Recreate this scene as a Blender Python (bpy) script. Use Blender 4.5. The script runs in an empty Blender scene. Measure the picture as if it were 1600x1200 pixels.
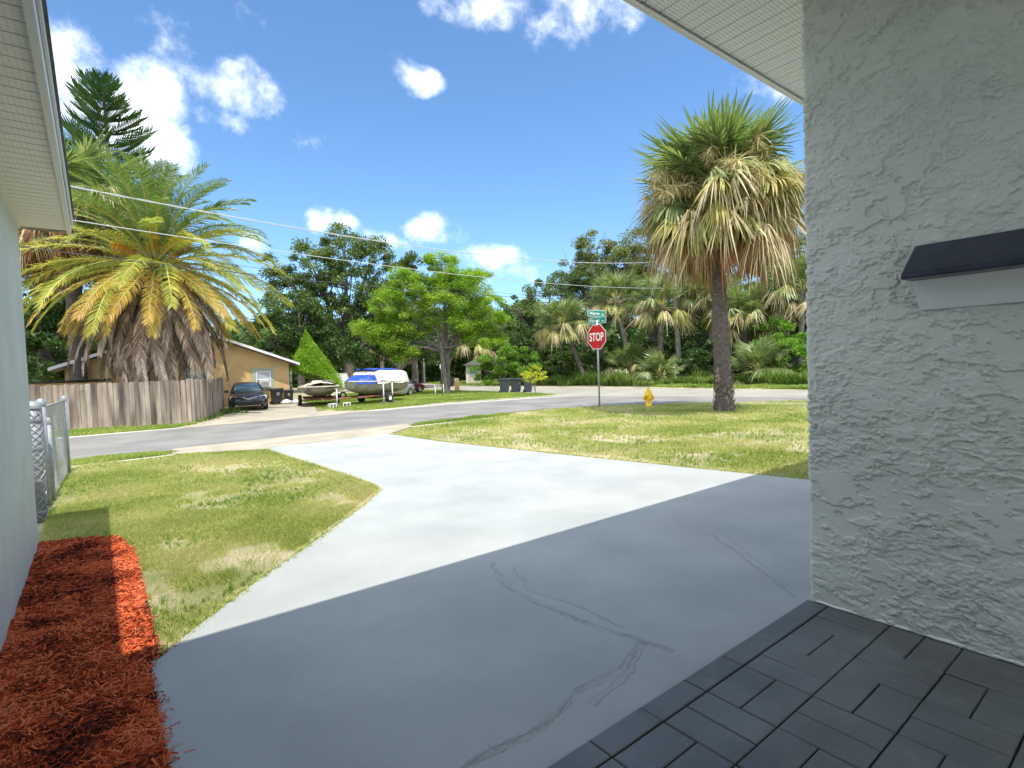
import bpy, math, random
import numpy as np
from mathutils import Vector, Matrix, Euler
R = math.radians
sc = bpy.context.scene
# ------------------------------------------------------------------ camera
cam_d = bpy.data.cameras.new("camera"); cam = bpy.data.objects.new("camera", cam_d)
sc.collection.objects.link(cam); sc.camera = cam
cam_d.sensor_fit = 'HORIZONTAL'; cam_d.sensor_width = 36.0; cam_d.lens = 840/1600*36
cam_d.clip_start = 0.05; cam_d.clip_end = 2000
_y, _p, _r = R(37.7), R(1.9), R(1.95)
_f = Vector((math.sin(_y)*math.cos(_p), math.cos(_y)*math.cos(_p), -math.sin(_p)))
_r0 = Vector((math.cos(_y), -math.sin(_y), 0)); _u0 = _r0.cross(_f)
_rt = _r0*math.cos(_r) - _u0*math.sin(_r); _up = _u0*math.cos(_r) + _r0*math.sin(_r)
cam.matrix_world = Matrix(((_rt.x,_up.x,-_f.x,0),(_rt.y,_up.y,-_f.y,0),(_rt.z,_up.z,-_f.z,1.5),(0,0,0,1)))
# ------------------------------------------------------------------ sky and sun
SUN = Vector((-0.13, -1.215, 3.0)).normalized()
w = bpy.data.worlds.new("World"); sc.world = w; w.use_nodes = True
nt = w.node_tree; N = nt.nodes; L = nt.links; N.clear()
def wn(t, **k):
    n = N.new(t)
    for a, b in k.items(): setattr(n, a, b)
    return n
out = wn('ShaderNodeOutputWorld'); bg = wn('ShaderNodeBackground'); L.new(bg.outputs[0], out.inputs[0])
bg.inputs[1].default_value = 0.15
sky = wn('ShaderNodeTexSky', sky_type='NISHITA'); sky.sun_disc = False
sky.sun_elevation = math.asin(SUN.z); sky.sun_rotation = math.atan2(SUN.x, SUN.y)
sky.air_density = 1.0; sky.dust_density = 0.0; sky.ozone_density = 2.0; sky.altitude = 0
tc = wn('ShaderNodeTexCoord')
def dirpx(px, py): return (_f + _rt*((px-800)/840) - _up*((py-600)/840)).normalized()
def vm(op, a, b=None):
    n = wn('ShaderNodeVectorMath', operation=op)
    for i, v in enumerate((a, b)):
        if v is None: continue
        if isinstance(v, bpy.types.NodeSocket): L.new(v, n.inputs[i])
        else: n.inputs[i].default_value = v
    return n
def mth(op, a, b=0.0, c=0.0, clamp=False):
    n = wn('ShaderNodeMath', operation=op, use_clamp=clamp)
    for i, v in enumerate((a, b, c)):
        if isinstance(v, bpy.types.NodeSocket): L.new(v, n.inputs[i])
        else: n.inputs[i].default_value = v
    return n.outputs[0]
D_ = vm('NORMALIZE', tc.outputs['Generated']).outputs[0]
# (x, y, half width, half height, tilt, density) of each cloud as seen from the porch, turned into sky directions
CL = [(110,110,75,110,0,1.15),(215,165,80,105,.55,1.15),(250,225,70,70,0,.95),(200,20,150,40,0,.62),(265,70,60,70,.5,.62),(320,130,100,45,.1,.62),(365,140,80,52,0,.72),(345,185,55,30,0,.66),
      (395,15,40,25,0,.55),(770,15,110,35,.1,.85),(900,30,110,60,.1,.98),(622,106,34,26,.5,.60),(650,122,48,22,.2,.66),(668,136,34,16,-.2,.56),(505,228,50,26,.2,.64),(505,342,30,26,.2,.88),(540,348,34,24,.4,.86),(598,374,50,18,.35,.80),(395,380,34,22,0,.85),
      (680,360,60,30,0,.62),(815,425,50,20,0,.66),(770,405,80,24,.1,.6),(1350,80,200,60,0,.8),(-120,200,160,200,0,1.0),(720,440,90,20,0,.55)]
nz = wn('ShaderNodeTexNoise'); nz.inputs['Scale'].default_value = 8.5; nz.inputs['Detail'].default_value = 9; nz.inputs['Roughness'].default_value = .64
L.new(D_, nz.inputs['Vector'])
acc = None
for (x, y, a, b, t, dn) in CL:
    c = dirpx(x, y); e1 = c.cross(Vector((0,0,1))).normalized()
    if e1.dot(_rt) < 0: e1 = -e1
    e2 = e1.cross(c).normalized()
    if e2.z < 0: e2 = -e2
    f1 = e1*math.cos(t) - e2*math.sin(t); f2 = e2*math.cos(t) + e1*math.sin(t)
    k = 1/840.
    ex = (dirpx(x+1, y)-c).length
    d = vm('SUBTRACT', D_, tuple(c)).outputs[0]
    p = vm('DOT_PRODUCT', d, tuple(f1/(a*ex*1.25))).outputs['Value']; q = vm('DOT_PRODUCT', d, tuple(f2/(b*ex*1.25))).outputs['Value']
    r2 = mth('ADD', mth('MULTIPLY', p, p), mth('MULTIPLY', q, q))
    m = mth('MULTIPLY', mth('SUBTRACT', 1.0, r2, clamp=True), dn)
    acc = m if acc is None else mth('MAXIMUM', acc, m)
# unseen clouds added outside the view, thickened to brighten the shade
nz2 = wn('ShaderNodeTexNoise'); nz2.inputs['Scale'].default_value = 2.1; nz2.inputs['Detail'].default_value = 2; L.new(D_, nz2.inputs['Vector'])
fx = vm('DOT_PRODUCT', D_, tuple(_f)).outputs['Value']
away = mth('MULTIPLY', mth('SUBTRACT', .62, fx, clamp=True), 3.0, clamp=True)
fill_clouds = mth('MULTIPLY', mth('MULTIPLY', mth('SUBTRACT', nz2.outputs['Fac'], .36), 4.5, clamp=True), away)
acc = mth('MAXIMUM', acc, mth('MULTIPLY', fill_clouds, 1.5))
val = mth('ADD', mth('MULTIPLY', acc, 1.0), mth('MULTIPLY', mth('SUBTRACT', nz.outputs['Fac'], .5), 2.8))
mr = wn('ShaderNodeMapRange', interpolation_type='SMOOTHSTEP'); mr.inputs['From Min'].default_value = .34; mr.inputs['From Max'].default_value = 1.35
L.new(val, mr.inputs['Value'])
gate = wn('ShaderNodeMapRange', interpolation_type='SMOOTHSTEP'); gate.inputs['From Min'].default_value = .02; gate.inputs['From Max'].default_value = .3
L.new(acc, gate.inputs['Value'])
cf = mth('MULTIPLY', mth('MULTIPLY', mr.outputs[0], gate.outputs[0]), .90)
hs = wn('ShaderNodeMix', data_type='RGBA', blend_type='MULTIPLY'); hs.inputs['Factor'].default_value = 1.0
L.new(sky.outputs[0], hs.inputs['A']); hs.inputs['B'].default_value = (.405, .52, .60, 1)
mx = wn('ShaderNodeMix', data_type='RGBA'); L.new(cf, mx.inputs['Factor']); L.new(hs.outputs['Result'], mx.inputs['A'])
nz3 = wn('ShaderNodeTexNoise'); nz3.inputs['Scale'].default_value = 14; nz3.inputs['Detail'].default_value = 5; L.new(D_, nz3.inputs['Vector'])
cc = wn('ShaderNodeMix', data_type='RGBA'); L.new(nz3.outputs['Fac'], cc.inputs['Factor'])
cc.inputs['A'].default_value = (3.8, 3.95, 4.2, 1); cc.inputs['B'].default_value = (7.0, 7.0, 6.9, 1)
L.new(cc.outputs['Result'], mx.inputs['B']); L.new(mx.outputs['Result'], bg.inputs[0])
sd = bpy.data.lights.new("sun", 'SUN'); sun = bpy.data.objects.new("sun", sd); sc.collection.objects.link(sun)
sd.energy = 2.0; sd.angle = R(.5); sd.color = (1, .95, .86)
sun.rotation_euler = SUN.to_track_quat('Z', 'Y').to_euler()
sc.view_settings.view_transform = 'Standard'; sc.view_settings.look = 'None'; sc.view_settings.gamma = 1
sc.view_settings.use_curve_mapping = False; sc.view_settings.exposure = 1.40
sc.cycles.max_bounces = 8; sc.cycles.diffuse_bounces = 4; sc.cycles.transparent_max_bounces = 8
# ------------------------------------------------------------------ materials
def mat(name, col, rough=.8, col2=None, scale=5, bump=0, bscale=40, metal=0, spec=.5, detail=6, lo=.35, hi=.65, coord='Object', stretch=None, emit=None):
    m = bpy.data.materials.new(name); m.use_nodes = True; t = m.node_tree; b = t.nodes['Principled BSDF']
    b.inputs['Roughness'].default_value = rough; b.inputs['Metallic'].default_value = metal; b.inputs['Specular IOR Level'].default_value = spec
    b.inputs['Base Color'].default_value = (*col, 1)
    tcn = t.nodes.new('ShaderNodeTexCoord'); src = t.nodes.new('ShaderNodeNewGeometry').outputs['Position'] if coord == 'World' else tcn.outputs[coord]
    if stretch:
        mp = t.nodes.new('ShaderNodeMapping'); mp.inputs['Scale'].default_value = stretch; t.links.new(src, mp.inputs[0]); src = mp.outputs[0]
    if col2:
        n = t.nodes.new('ShaderNodeTexNoise'); n.inputs['Scale'].default_value = scale; n.inputs['Detail'].default_value = detail; t.links.new(src, n.inputs['Vector'])
        r = t.nodes.new('ShaderNodeValToRGB'); r.color_ramp.elements[0].position = lo; r.color_ramp.elements[1].position = hi
        r.color_ramp.elements[0].color = (*col, 1); r.color_ramp.elements[1].color = (*col2, 1)
        t.links.new(n.outputs['Fac'], r.inputs[0]); t.links.new(r.outputs[0], b.inputs['Base Color'])
    if bump:
        n = t.nodes.new('ShaderNodeTexNoise'); n.inputs['Scale'].default_value = bscale; n.inputs['Detail'].default_value = 5; t.links.new(src, n.inputs['Vector'])
        bp = t.nodes.new('ShaderNodeBump'); bp.inputs['Strength'].default_value = 1; bp.inputs['Distance'].default_value = bump
        t.links.new(n.outputs['Fac'], bp.inputs['Height']); t.links.new(bp.outputs[0], b.inputs['Normal'])
    return m
def leafmat(name, cols, trans=.35, rough=.55, nscale=.35, spec=.35, tcol=1.3):
    """leaves: each leaf takes its own tone, and whole sprays drift in tone"""
    m = bpy.data.materials.new(name); m.use_nodes = True; t = m.node_tree; b = t.nodes['Principled BSDF']; o = t.nodes['Material Output']
    b.inputs['Roughness'].default_value = rough; b.inputs['Specular IOR Level'].default_value = spec
    g = t.nodes.new('ShaderNodeNewGeometry'); tcn = t.nodes.new('ShaderNodeTexCoord')
    n = t.nodes.new('ShaderNodeTexNoise'); n.inputs['Scale'].default_value = nscale; n.inputs['Detail'].default_value = 3; t.links.new(tcn.outputs['Object'], n.inputs['Vector'])
    a = t.nodes.new('ShaderNodeMath'); a.operation = 'MULTIPLY_ADD'; t.links.new(g.outputs['Random Per Island'], a.inputs[0]); a.inputs[1].default_value = .65
    a2 = t.nodes.new('ShaderNodeMath'); a2.operation = 'MULTIPLY_ADD'; t.links.new(n.outputs['Fac'], a2.inputs[0]); a2.inputs[1].default_value = 1.6; a2.inputs[2].default_value = -.62
    t.links.new(a2.outputs[0], a.inputs[2])
    r = t.nodes.new('ShaderNodeValToRGB'); e = r.color_ramp.elements
    e[0].color = (*cols[0], 1); e[1].color = (*cols[-1], 1)
    for i, c in enumerate(cols[1:-1]): x = e.new((i+1)/(len(cols)-1)); x.color = (*c, 1)
    t.links.new(a.outputs[0], r.inputs[0]); t.links.new(r.outputs[0], b.inputs['Base Color'])
    tr = t.nodes.new('ShaderNodeBsdfTranslucent'); mxn = t.nodes.new('ShaderNodeMixShader'); mxn.inputs[0].default_value = trans
    mc = t.nodes.new('ShaderNodeVectorMath'); mc.operation = 'MULTIPLY'; mc.inputs[1].default_value = (tcol, tcol*1.12, tcol*.6)
    t.links.new(r.outputs[0], mc.inputs[0]); t.links.new(mc.outputs[0], tr.inputs[0])
    t.links.new(b.outputs[0], mxn.inputs[1]); t.links.new(tr.outputs[0], mxn.inputs[2]); t.links.new(mxn.outputs[0], o.inputs[0])
    return m
# ------------------------------------------------------------------ mesh building
class MB:
    def __init__(s): s.V = []; s.F = []; s.n = 0
    def add(s, V, F, mi=0):
        V = np.asarray(V, dtype=np.float32).reshape(-1, 3); F = np.asarray(F, dtype=np.int32)
        s.V.append(V); s.F.append((F + s.n, mi)); s.n += len(V); return s
    def polys(s, V, faces, mi=0):
        V = np.asarray(V, dtype=np.float32).reshape(-1, 3); s.V.append(V)
        for f in faces: s.F.append((np.asarray([f], dtype=np.int32)+s.n, mi))
        s.n += len(V); return s
    def mesh(s, name, mats, smooth=False):
        me = bpy.data.meshes.new(name); V = np.concatenate(s.V)
        me.vertices.add(len(V)); me.vertices.foreach_set('co', V.ravel())
        li = np.concatenate([f.ravel() for f, _ in s.F]); tot = np.concatenate([np.full(len(f), f.shape[1], np.int32) for f, _ in s.F])
        mi = np.concatenate([np.full(len(f), m, np.int32) for f, m in s.F])
        st = np.concatenate([[0], np.cumsum(tot)[:-1]]).astype(np.int32)
        me.loops.add(len(li)); me.loops.foreach_set('vertex_index', li)
        me.polygons.add(len(tot)); me.polygons.foreach_set('loop_start', st); me.polygons.foreach_set('loop_total', tot)
        me.polygons.foreach_set('material_index', mi)
        me.polygons.foreach_set('use_smooth', np.full(len(tot), bool(smooth)))
        for m in (mats if isinstance(mats, (list, tuple)) else [mats]): me.materials.append(m)
        me.update(calc_edges=True); me.validate(); return me
    def obj(s, name, mats, parent=None, smooth=False, loc=None):
        return link(name, s.mesh(name, mats, smooth), parent, loc)
def link(name, me, parent=None, loc=None):
    o = bpy.data.objects.new(name, me); sc.collection.objects.link(o)
    if parent is not None: o.parent = parent
    if loc is not None: o.location = loc
    return o
def thing(name, label, cat, loc=(0,0,0), rz=0, group=None):
    o = bpy.data.objects.new(name, None); sc.collection.objects.link(o); o.location = loc; o.rotation_euler = (0,0,rz); o.empty_display_size = .1
    o['label'] = label; o['category'] = cat
    if group: o['group'] = group
    return o
def tag(o, label, cat, group=None):
    o['label'] = label; o['category'] = cat
    if group: o['group'] = group
    return o
def struct(o): o['kind'] = 'structure'; return o
def stuff(o): o['kind'] = 'stuff'; return o
BOXF = [[0,3,2,1],[4,5,6,7],[0,1,5,4],[1,2,6,5],[2,3,7,6],[3,0,4,7]]
def box(mb, x0, y0, z0, x1, y1, z1, mi=0, rz=0, c=None):
    V = np.array([[x0,y0,z0],[x1,y0,z0],[x1,y1,z0],[x0,y1,z0],[x0,y0,z1],[x1,y0,z1],[x1,y1,z1],[x0,y1,z1]], float)
    if rz:
        if c is None: c = ((x0+x1)/2, (y0+y1)/2)
        d = V[:, :2]-c; cs, sn = math.cos(rz), math.sin(rz); V[:, 0] = c[0]+d[:,0]*cs-d[:,1]*sn; V[:, 1] = c[1]+d[:,0]*sn+d[:,1]*cs
    return mb.add(V, BOXF, mi)
def bbox(mb, x0, y0, z0, x1, y1, z1, b=.01, mi=0):
    """box with a chamfered top"""
    V = [[x0,y0,z0],[x1,y0,z0],[x1,y1,z0],[x0,y1,z0],[x0,y0,z1-b],[x1,y0,z1-b],[x1,y1,z1-b],[x0,y1,z1-b],
         [x0+b,y0+b,z1],[x1-b,y0+b,z1],[x1-b,y1-b,z1],[x0+b,y1-b,z1]]
    return mb.add(V, [[0,3,2,1],[0,1,5,4],[1,2,6,5],[2,3,7,6],[3,0,4,7],[4,5,9,8],[5,6,10,9],[6,7,11,10],[7,4,8,11],[8,9,10,11]], mi)
def tube(mb, P, rad, n=8, mi=0, cap=True):
    P = [Vector(p) for p in P]; m = len(P)
    rad = rad if hasattr(rad, '__len__') else [rad]*m
    T = [(P[min(i+1, m-1)]-P[max(i-1, 0)]).normalized() for i in range(m)]
    a = Vector((0,0,1)) if abs(T[0].z) < .9 else Vector((1,0,0)); u = T[0].cross(a).normalized()
    V = []
    for i in range(m):
        u = (u - T[i]*u.dot(T[i])).normalized(); v = T[i].cross(u)
        for k in range(n):
            an = 2*math.pi*k/n; V.append(P[i] + (u*math.cos(an)+v*math.sin(an))*rad[i])
    F = [[i*n+k, i*n+(k+1) % n, (i+1)*n+(k+1) % n, (i+1)*n+k] for i in range(m-1) for k in range(n)]
    base = mb.n; mb.add([tuple(v) for v in V], F, mi)
    if cap:
        mb.F.append((np.array([[base+k for k in range(n)][::-1]], np.int32), mi)); mb.F.append((np.array([[base+(m-1)*n+k for k in range(n)]], np.int32), mi))
    return mb
def lathe(mb, prof, n=16, c=(0,0,0), mi=0):
    V = [[c[0]+r*math.cos(2*math.pi*k/n), c[1]+r*math.sin(2*math.pi*k/n), c[2]+z] for r, z in prof for k in range(n)]
    m = len(prof); F = [[i*n+k, i*n+(k+1) % n, (i+1)*n+(k+1) % n, (i+1)*n+k] for i in range(m-1) for k in range(n)]
    return mb.add(V, F, mi)
def prism(mb, pts, a0, a1, axis='y', mi=0):
    """polygon pts in the two other axes, run from a0 to a1 along axis"""
    n = len(pts)
    def P(p, a): return {'y': (p[0], a, p[1]), 'x': (a, p[0], p[1]), 'z': (p[0], p[1], a)}[axis]
    V = [P(p, a0) for p in pts] + [P(p, a1) for p in pts]
    mb.polys(V, [list(range(n))[::-1], list(range(n, 2*n))] + [[i, (i+1) % n, n+(i+1) % n, n+i] for i in range(n)], mi); return mb
def sheet(name, pts, z, m, sub=None, parent=None, thick=0.0):
    mb = MB(); n = len(pts)
    if thick:
        V = [(x, y, z) for x, y in pts]+[(x, y, z-thick) for x, y in pts]
        mb.polys(V, [list(range(n))]+[[i, n+i, n+(i+1) % n, (i+1) % n] for i in range(n)])
    else: mb.polys([(x, y, z) for x, y in pts], [list(range(n))])
    return mb.obj(name, m, parent)
def inpoly(P, poly):
    x, y = P[:, 0], P[:, 1]; ins = np.zeros(len(P), bool); n = len(poly)
    for i in range(n):
        x0, y0 = poly[i]; x1, y1 = poly[(i+1) % n]
        c = ((y0 > y) != (y1 > y)); d = (y1-y0) if y1 != y0 else 1e-9
        ins ^= c & (x < (x1-x0)*(y-y0)/d + x0)
    return ins
def leaves(mb, P, size, rg, asp=.5, flat=.0, mi=0, droop=0.):
    """one small rhombus per point, randomly turned"""
    n = len(P); a = rg.normal(size=(n,3)); a[:, 2] = a[:, 2]*(1-flat) - droop; a /= np.linalg.norm(a, axis=1, keepdims=True)+1e-9
    b = rg.normal(size=(n,3)); b[:, 2] *= (1-flat); b -= a*(a*b).sum(1, keepdims=True); b /= np.linalg.norm(b, axis=1, keepdims=True)+1e-9
    s = size*rg.uniform(.6, 1.35, (n,1)); A = a*s*.5; B = b*s*.5*asp
    V = np.stack([P-A, P+B-A*.1, P+A, P-B-A*.1], 1).reshape(-1, 3)
    mb.add(V, np.arange(4*n).reshape(n, 4), mi)
def noise2(x, y, s, seed=0):
    """smooth value noise"""
    rg = np.random.default_rng(seed); G = rg.random((64, 64)); x = x/s; y = y/s
    xi = np.floor(x).astype(int); yi = np.floor(y).astype(int); fx = x-xi; fy = y-yi; fx = fx*fx*(3-2*fx); fy = fy*fy*(3-2*fy)
    g = lambda a, b: G[a % 64, b % 64]
    return (g(xi,yi)*(1-fx)+g(xi+1,yi)*fx)*(1-fy)+(g(xi,yi+1)*(1-fx)+g(xi+1,yi+1)*fx)*fy

# ------------------------------------------------------------------ surface materials
M = {}
def stucco(name, c1, c2, fine=1.0, smooth=False):
    m = bpy.data.materials.new(name); m.use_nodes = True; t = m.node_tree; b = t.nodes['Principled BSDF']; b.inputs['Roughness'].default_value = .62; b.inputs['Specular IOR Level'].default_value = .35
    tcn = t.nodes.new('ShaderNodeTexCoord'); src = tcn.outputs['Object']
    def nz(scale, det, rough=.55, dist=0, st=(1,1,1), w=None):
        mp = t.nodes.new('ShaderNodeMapping'); mp.inputs['Scale'].default_value = st; t.links.new(src, mp.inputs[0])
        n = t.nodes.new('ShaderNodeTexNoise'); n.inputs['Scale'].default_value = scale; n.inputs['Detail'].default_value = det; n.inputs['Roughness'].default_value = rough; n.inputs['Distortion'].default_value = dist
        t.links.new(mp.outputs[0], n.inputs['Vector']); return n.outputs['Fac']
    def ss(v, a, bb):
        n = t.nodes.new('ShaderNodeMapRange'); n.interpolation_type = 'SMOOTHSTEP'; n.inputs['From Min'].default_value = a; n.inputs['From Max'].default_value = bb; t.links.new(v, n.inputs['Value']); return n.outputs[0]
    def mm(op, a, bb):
        n = t.nodes.new('ShaderNodeMath'); n.operation = op
        for i, v in enumerate((a, bb)):
            if isinstance(v, bpy.types.NodeSocket): t.links.new(v, n.inputs[i])
            else: n.inputs[i].default_value = v
        return n.outputs[0]
    a = nz(11*fine, 8, .72, .5, (1, .7, 1.2)); pl = ss(a, .50, .53)                    # trowelled plateaus with torn edges
    c = nz(24*fine, 6, .68, .6, (1, .55, 1.4)); pl2 = ss(c, .55, .58)
    ptc = ss(nz(2.6, 3), .42, .58)
    h = mm('ADD', mm('MULTIPLY', pl, .5), mm('MULTIPLY', mm('MULTIPLY', pl2, .55), ptc))
    h = mm('ADD', h, mm('MULTIPLY', nz(70, 5), .16)); h = mm('ADD', h, mm('MULTIPLY', nz(5, 2), .5))
    if smooth: h = mm('ADD', mm('MULTIPLY', nz(120, 6), .14), mm('MULTIPLY', nz(30, 4), .12))
    bp = t.nodes.new('ShaderNodeBump'); bp.inputs['Strength'].default_value = 1.0; bp.inputs['Distance'].default_value = .0075
    t.links.new(h, bp.inputs['Height']); t.links.new(bp.outputs[0], b.inputs['Normal'])
    r = t.nodes.new('ShaderNodeValToRGB'); r.color_ramp.elements[0].position = .35; r.color_ramp.elements[1].position = .7
    r.color_ramp.elements[0].color = (*c1, 1); r.color_ramp.elements[1].color = (*c2, 1); t.links.new(nz(2.2, 6), r.inputs[0])
    t.links.new(r.outputs[0], b.inputs['Base Color']); return m
M['wallR'] = stucco('grey_stucco', (.60,.63,.575), (.67,.69,.64), 1.0, True)
M['wallL'] = stucco('pale_stucco', (.52,.56,.53), (.60,.64,.60), 1.5, True)
def soffitmat(name, col, pitch_axis, hk=.55):
    """vinyl with rows of small vent holes"""
    m = bpy.data.materials.new(name); m.use_nodes = True; t = m.node_tree; b = t.nodes['Principled BSDF']; b.inputs['Roughness'].default_value = .45
    tcn = t.nodes.new('ShaderNodeTexCoord'); mp = t.nodes.new('ShaderNodeMapping'); mp.inputs['Scale'].default_value = (44, 44, 44); t.links.new(tcn.outputs['Object'], mp.inputs[0])
    fr = t.nodes.new('ShaderNodeVectorMath'); fr.operation = 'FRACTION'; t.links.new(mp.outputs[0], fr.inputs[0])
    sb = t.nodes.new('ShaderNodeVectorMath'); sb.operation = 'SUBTRACT'; sb.inputs[1].default_value = (.5,.5,.5); t.links.new(fr.outputs[0], sb.inputs[0])
    ml = t.nodes.new('ShaderNodeVectorMath'); ml.operation = 'MULTIPLY'; ml.inputs[1].default_value = (1,1,0); t.links.new(sb.outputs[0], ml.inputs[0])
    ln = t.nodes.new('ShaderNodeVectorMath'); ln.operation = 'LENGTH'; t.links.new(ml.outputs[0], ln.inputs[0])
    lt = t.nodes.new('ShaderNodeMath'); lt.operation = 'LESS_THAN'; lt.inputs[1].default_value = .24; t.links.new(ln.outputs['Value'], lt.inputs[0])
    mx = t.nodes.new('ShaderNodeMix'); mx.data_type = 'RGBA'; mx.inputs['A'].default_value = (*col, 1); mx.inputs['B'].default_value = (col[0]*hk, col[1]*hk, col[2]*hk, 1)
    t.links.new(lt.outputs[0], mx.inputs['Factor']); t.links.new(mx.outputs['Result'], b.inputs['Base Color']); return m
M['soffitR'] = soffitmat('white_vented_vinyl', (.88,.89,.84), 'x'); M['soffitL'] = soffitmat('cream_vented_vinyl', (.78,.76,.68), 'y', .8)
M['fasciaR'] = mat('white_fascia', (.80,.78,.74), .4); M['fasciaL'] = mat('cream_fascia', (.66,.67,.64), .4)
M['roof'] = mat('grey_shingle', (.10,.10,.10), .9, (.17,.165,.16), 8, .01, 60)
M['dark'] = mat('black_gap', (.02,.02,.022), .7)
def drivemat():
    m = mat('white_painted_concrete', (.37,.385,.37), .65, (.445,.46,.44), 1.3, .0016, 190, detail=9); t = m.node_tree; b = t.nodes['Principled BSDF']
    ramp = [n for n in t.nodes if n.type == 'VALTORGB'][0]; tcn = [n for n in t.nodes if n.type == 'TEX_COORD'][0]
    # small pits and scuffs
    v = t.nodes.new('ShaderNodeTexVoronoi'); v.inputs['Scale'].default_value = 4.2; v.inputs['Randomness'].default_value = 1; t.links.new(tcn.outputs['Object'], v.inputs['Vector'])
    lt = t.nodes.new('ShaderNodeMapRange'); lt.inputs['From Min'].default_value = .028; lt.inputs['From Max'].default_value = .045; lt.inputs['To Min'].default_value = .9; lt.inputs['To Max'].default_value = 0; t.links.new(v.outputs['Distance'], lt.inputs['Value'])
    n = t.nodes.new('ShaderNodeTexNoise'); n.inputs['Scale'].default_value = 1.1; n.inputs['Detail'].default_value = 10; n.inputs['Roughness'].default_value = .82; t.links.new(tcn.outputs['Object'], n.inputs['Vector'])
    s = t.nodes.new('ShaderNodeMapRange'); s.inputs['From Min'].default_value = .5; s.inputs['From Max'].default_value = .75; s.inputs['To Max'].default_value = .5; t.links.new(n.outputs['Fac'], s.inputs['Value'])
    mx = t.nodes.new('ShaderNodeMath'); mx.operation = 'MAXIMUM'; t.links.new(lt.outputs[0], mx.inputs[0]); t.links.new(s.outputs[0], mx.inputs[1])
    mc = t.nodes.new('ShaderNodeMix'); mc.data_type = 'RGBA'; t.links.new(mx.outputs[0], mc.inputs['Factor']); t.links.new(ramp.outputs[0], mc.inputs['A']); mc.inputs['B'].default_value = (.30,.345,.36,1)
    t.links.new(mc.outputs['Result'], b.inputs['Base Color']); return m
M['drive'] = drivemat()
M['crack'] = mat('rough_patched_concrete', (.33,.35,.33), .8, (.41,.43,.405), 18, .006, 90, detail=8)
M['asphalt'] = mat('old_grey_asphalt', (.19,.185,.175), .85, (.27,.262,.245), .8, .004, 120, detail=10)
M['xroad'] = mat('pale_worn_road', (.29,.275,.225), .85, (.37,.35,.29), .6, .004, 120, detail=10)
M['apron'] = mat('tan_concrete', (.34,.30,.23), .85, (.46,.41,.32), 1.4, .004, 90, detail=10)
M['walk'] = mat('pale_concrete', (.46,.44,.38), .85, (.60,.57,.49), 2, .003, 90)
def groundmat():
    m = mat('patchy_lawn_soil', (.19,.20,.07), .95, (.46,.39,.26), .9, .02, 30, detail=10, lo=.38, hi=.60); return m
M['ground'] = groundmat()
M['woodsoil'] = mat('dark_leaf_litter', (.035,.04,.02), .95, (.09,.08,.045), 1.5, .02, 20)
def tilemat():
    """dark floor paint: slight fading, dust and scuffs that run over the bricks"""
    m = mat('charcoal_painted_paver', (.120,.125,.122), .40, (.175,.180,.175), 2.4, .0013, 130, spec=.5, detail=10, coord='World'); t = m.node_tree; b = t.nodes['Principled BSDF']
    ramp = [n for n in t.nodes if n.type == 'VALTORGB'][0]; geo = [n for n in t.nodes if n.type == 'NEW_GEOMETRY'][0]
    n = t.nodes.new('ShaderNodeTexNoise'); n.inputs['Scale'].default_value = 7; n.inputs['Detail'].default_value = 12; n.inputs['Roughness'].default_value = .8; t.links.new(geo.outputs['Position'], n.inputs['Vector'])
    r = t.nodes.new('ShaderNodeMapRange'); r.inputs['From Min'].default_value = .52; r.inputs['From Max'].default_value = .78; r.inputs['To Max'].default_value = .55; t.links.new(n.outputs['Fac'], r.inputs['Value'])
    mc = t.nodes.new('ShaderNodeMix'); mc.data_type = 'RGBA'; t.links.new(r.outputs[0], mc.inputs['Factor']); t.links.new(ramp.outputs[0], mc.inputs['A']); mc.inputs['B'].default_value = (.30,.30,.28,1); t.links.new(mc.outputs['Result'], b.inputs['Base Color'])
    rr_ = t.nodes.new('ShaderNodeMapRange'); rr_.inputs['To Min'].default_value = .28; rr_.inputs['To Max'].default_value = .62; t.links.new(n.outputs['Fac'], rr_.inputs['Value']); t.links.new(rr_.outputs[0], b.inputs['Roughness']); return m
M['tile'] = tilemat(); M['joint'] = mat('dark_joint', (.016,.016,.017), .8)
M['mulchbase'] = mat('red_mulch_bed', (.05,.008,.004), .95, (.12,.02,.008), 30, .02, 50)
M['mulch'] = leafmat('red_mulch_chip', [(.015,.005,.003),(.13,.022,.010),(.52,.075,.022),(.78,.20,.07),(.66,.20,.09)], 0.0, .8, 3.0, .2)
M['grass'] = leafmat('lawn_grass', [(.15,.23,.04),(.30,.38,.08),(.47,.50,.14),(.62,.56,.28),(.66,.57,.38)], .22, .6, .55, .25)
M['grass_lush'] = leafmat('green_verge_grass', [(.13,.21,.04),(.23,.33,.06),(.36,.43,.10),(.50,.50,.20)], .35, .6, .5, .25)
M['wood'] = mat('weathered_fence_wood', (.15,.12,.095), .9, (.44,.36,.29), 1.1, .004, 30, detail=9, coord='World', stretch=(6,6,.7))
M['wood2'] = mat('pale_fence_wood', (.20,.165,.13), .9, (.52,.43,.35), 1.1, .004, 30, detail=9, coord='World', stretch=(6,6,.7))
M['wood3'] = mat('dark_fence_wood', (.075,.06,.05), .9, (.30,.245,.20), 1.1, .004, 30, detail=9, coord='World', stretch=(6,6,.6))  # darker boards, mixed in at random along the fence
M['bark'] = mat('grey_bark', (.10,.085,.07), .95, (.24,.21,.18), 5, .03, 14, stretch=(3,3,.6))
M['barkpale'] = mat('pale_bark', (.20,.175,.145), .95, (.38,.35,.31), 5, .02, 14, stretch=(3,3,.6))
M['palmbark'] = mat('palm_trunk_bark', (.085,.07,.062), .95, (.19,.155,.135), 9, .03, 18, stretch=(1,1,3.2))
M['boot'] = mat('broken_palm_boots', (.12,.09,.07), .95, (.40,.33,.27), 9, .01, 30)
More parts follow.
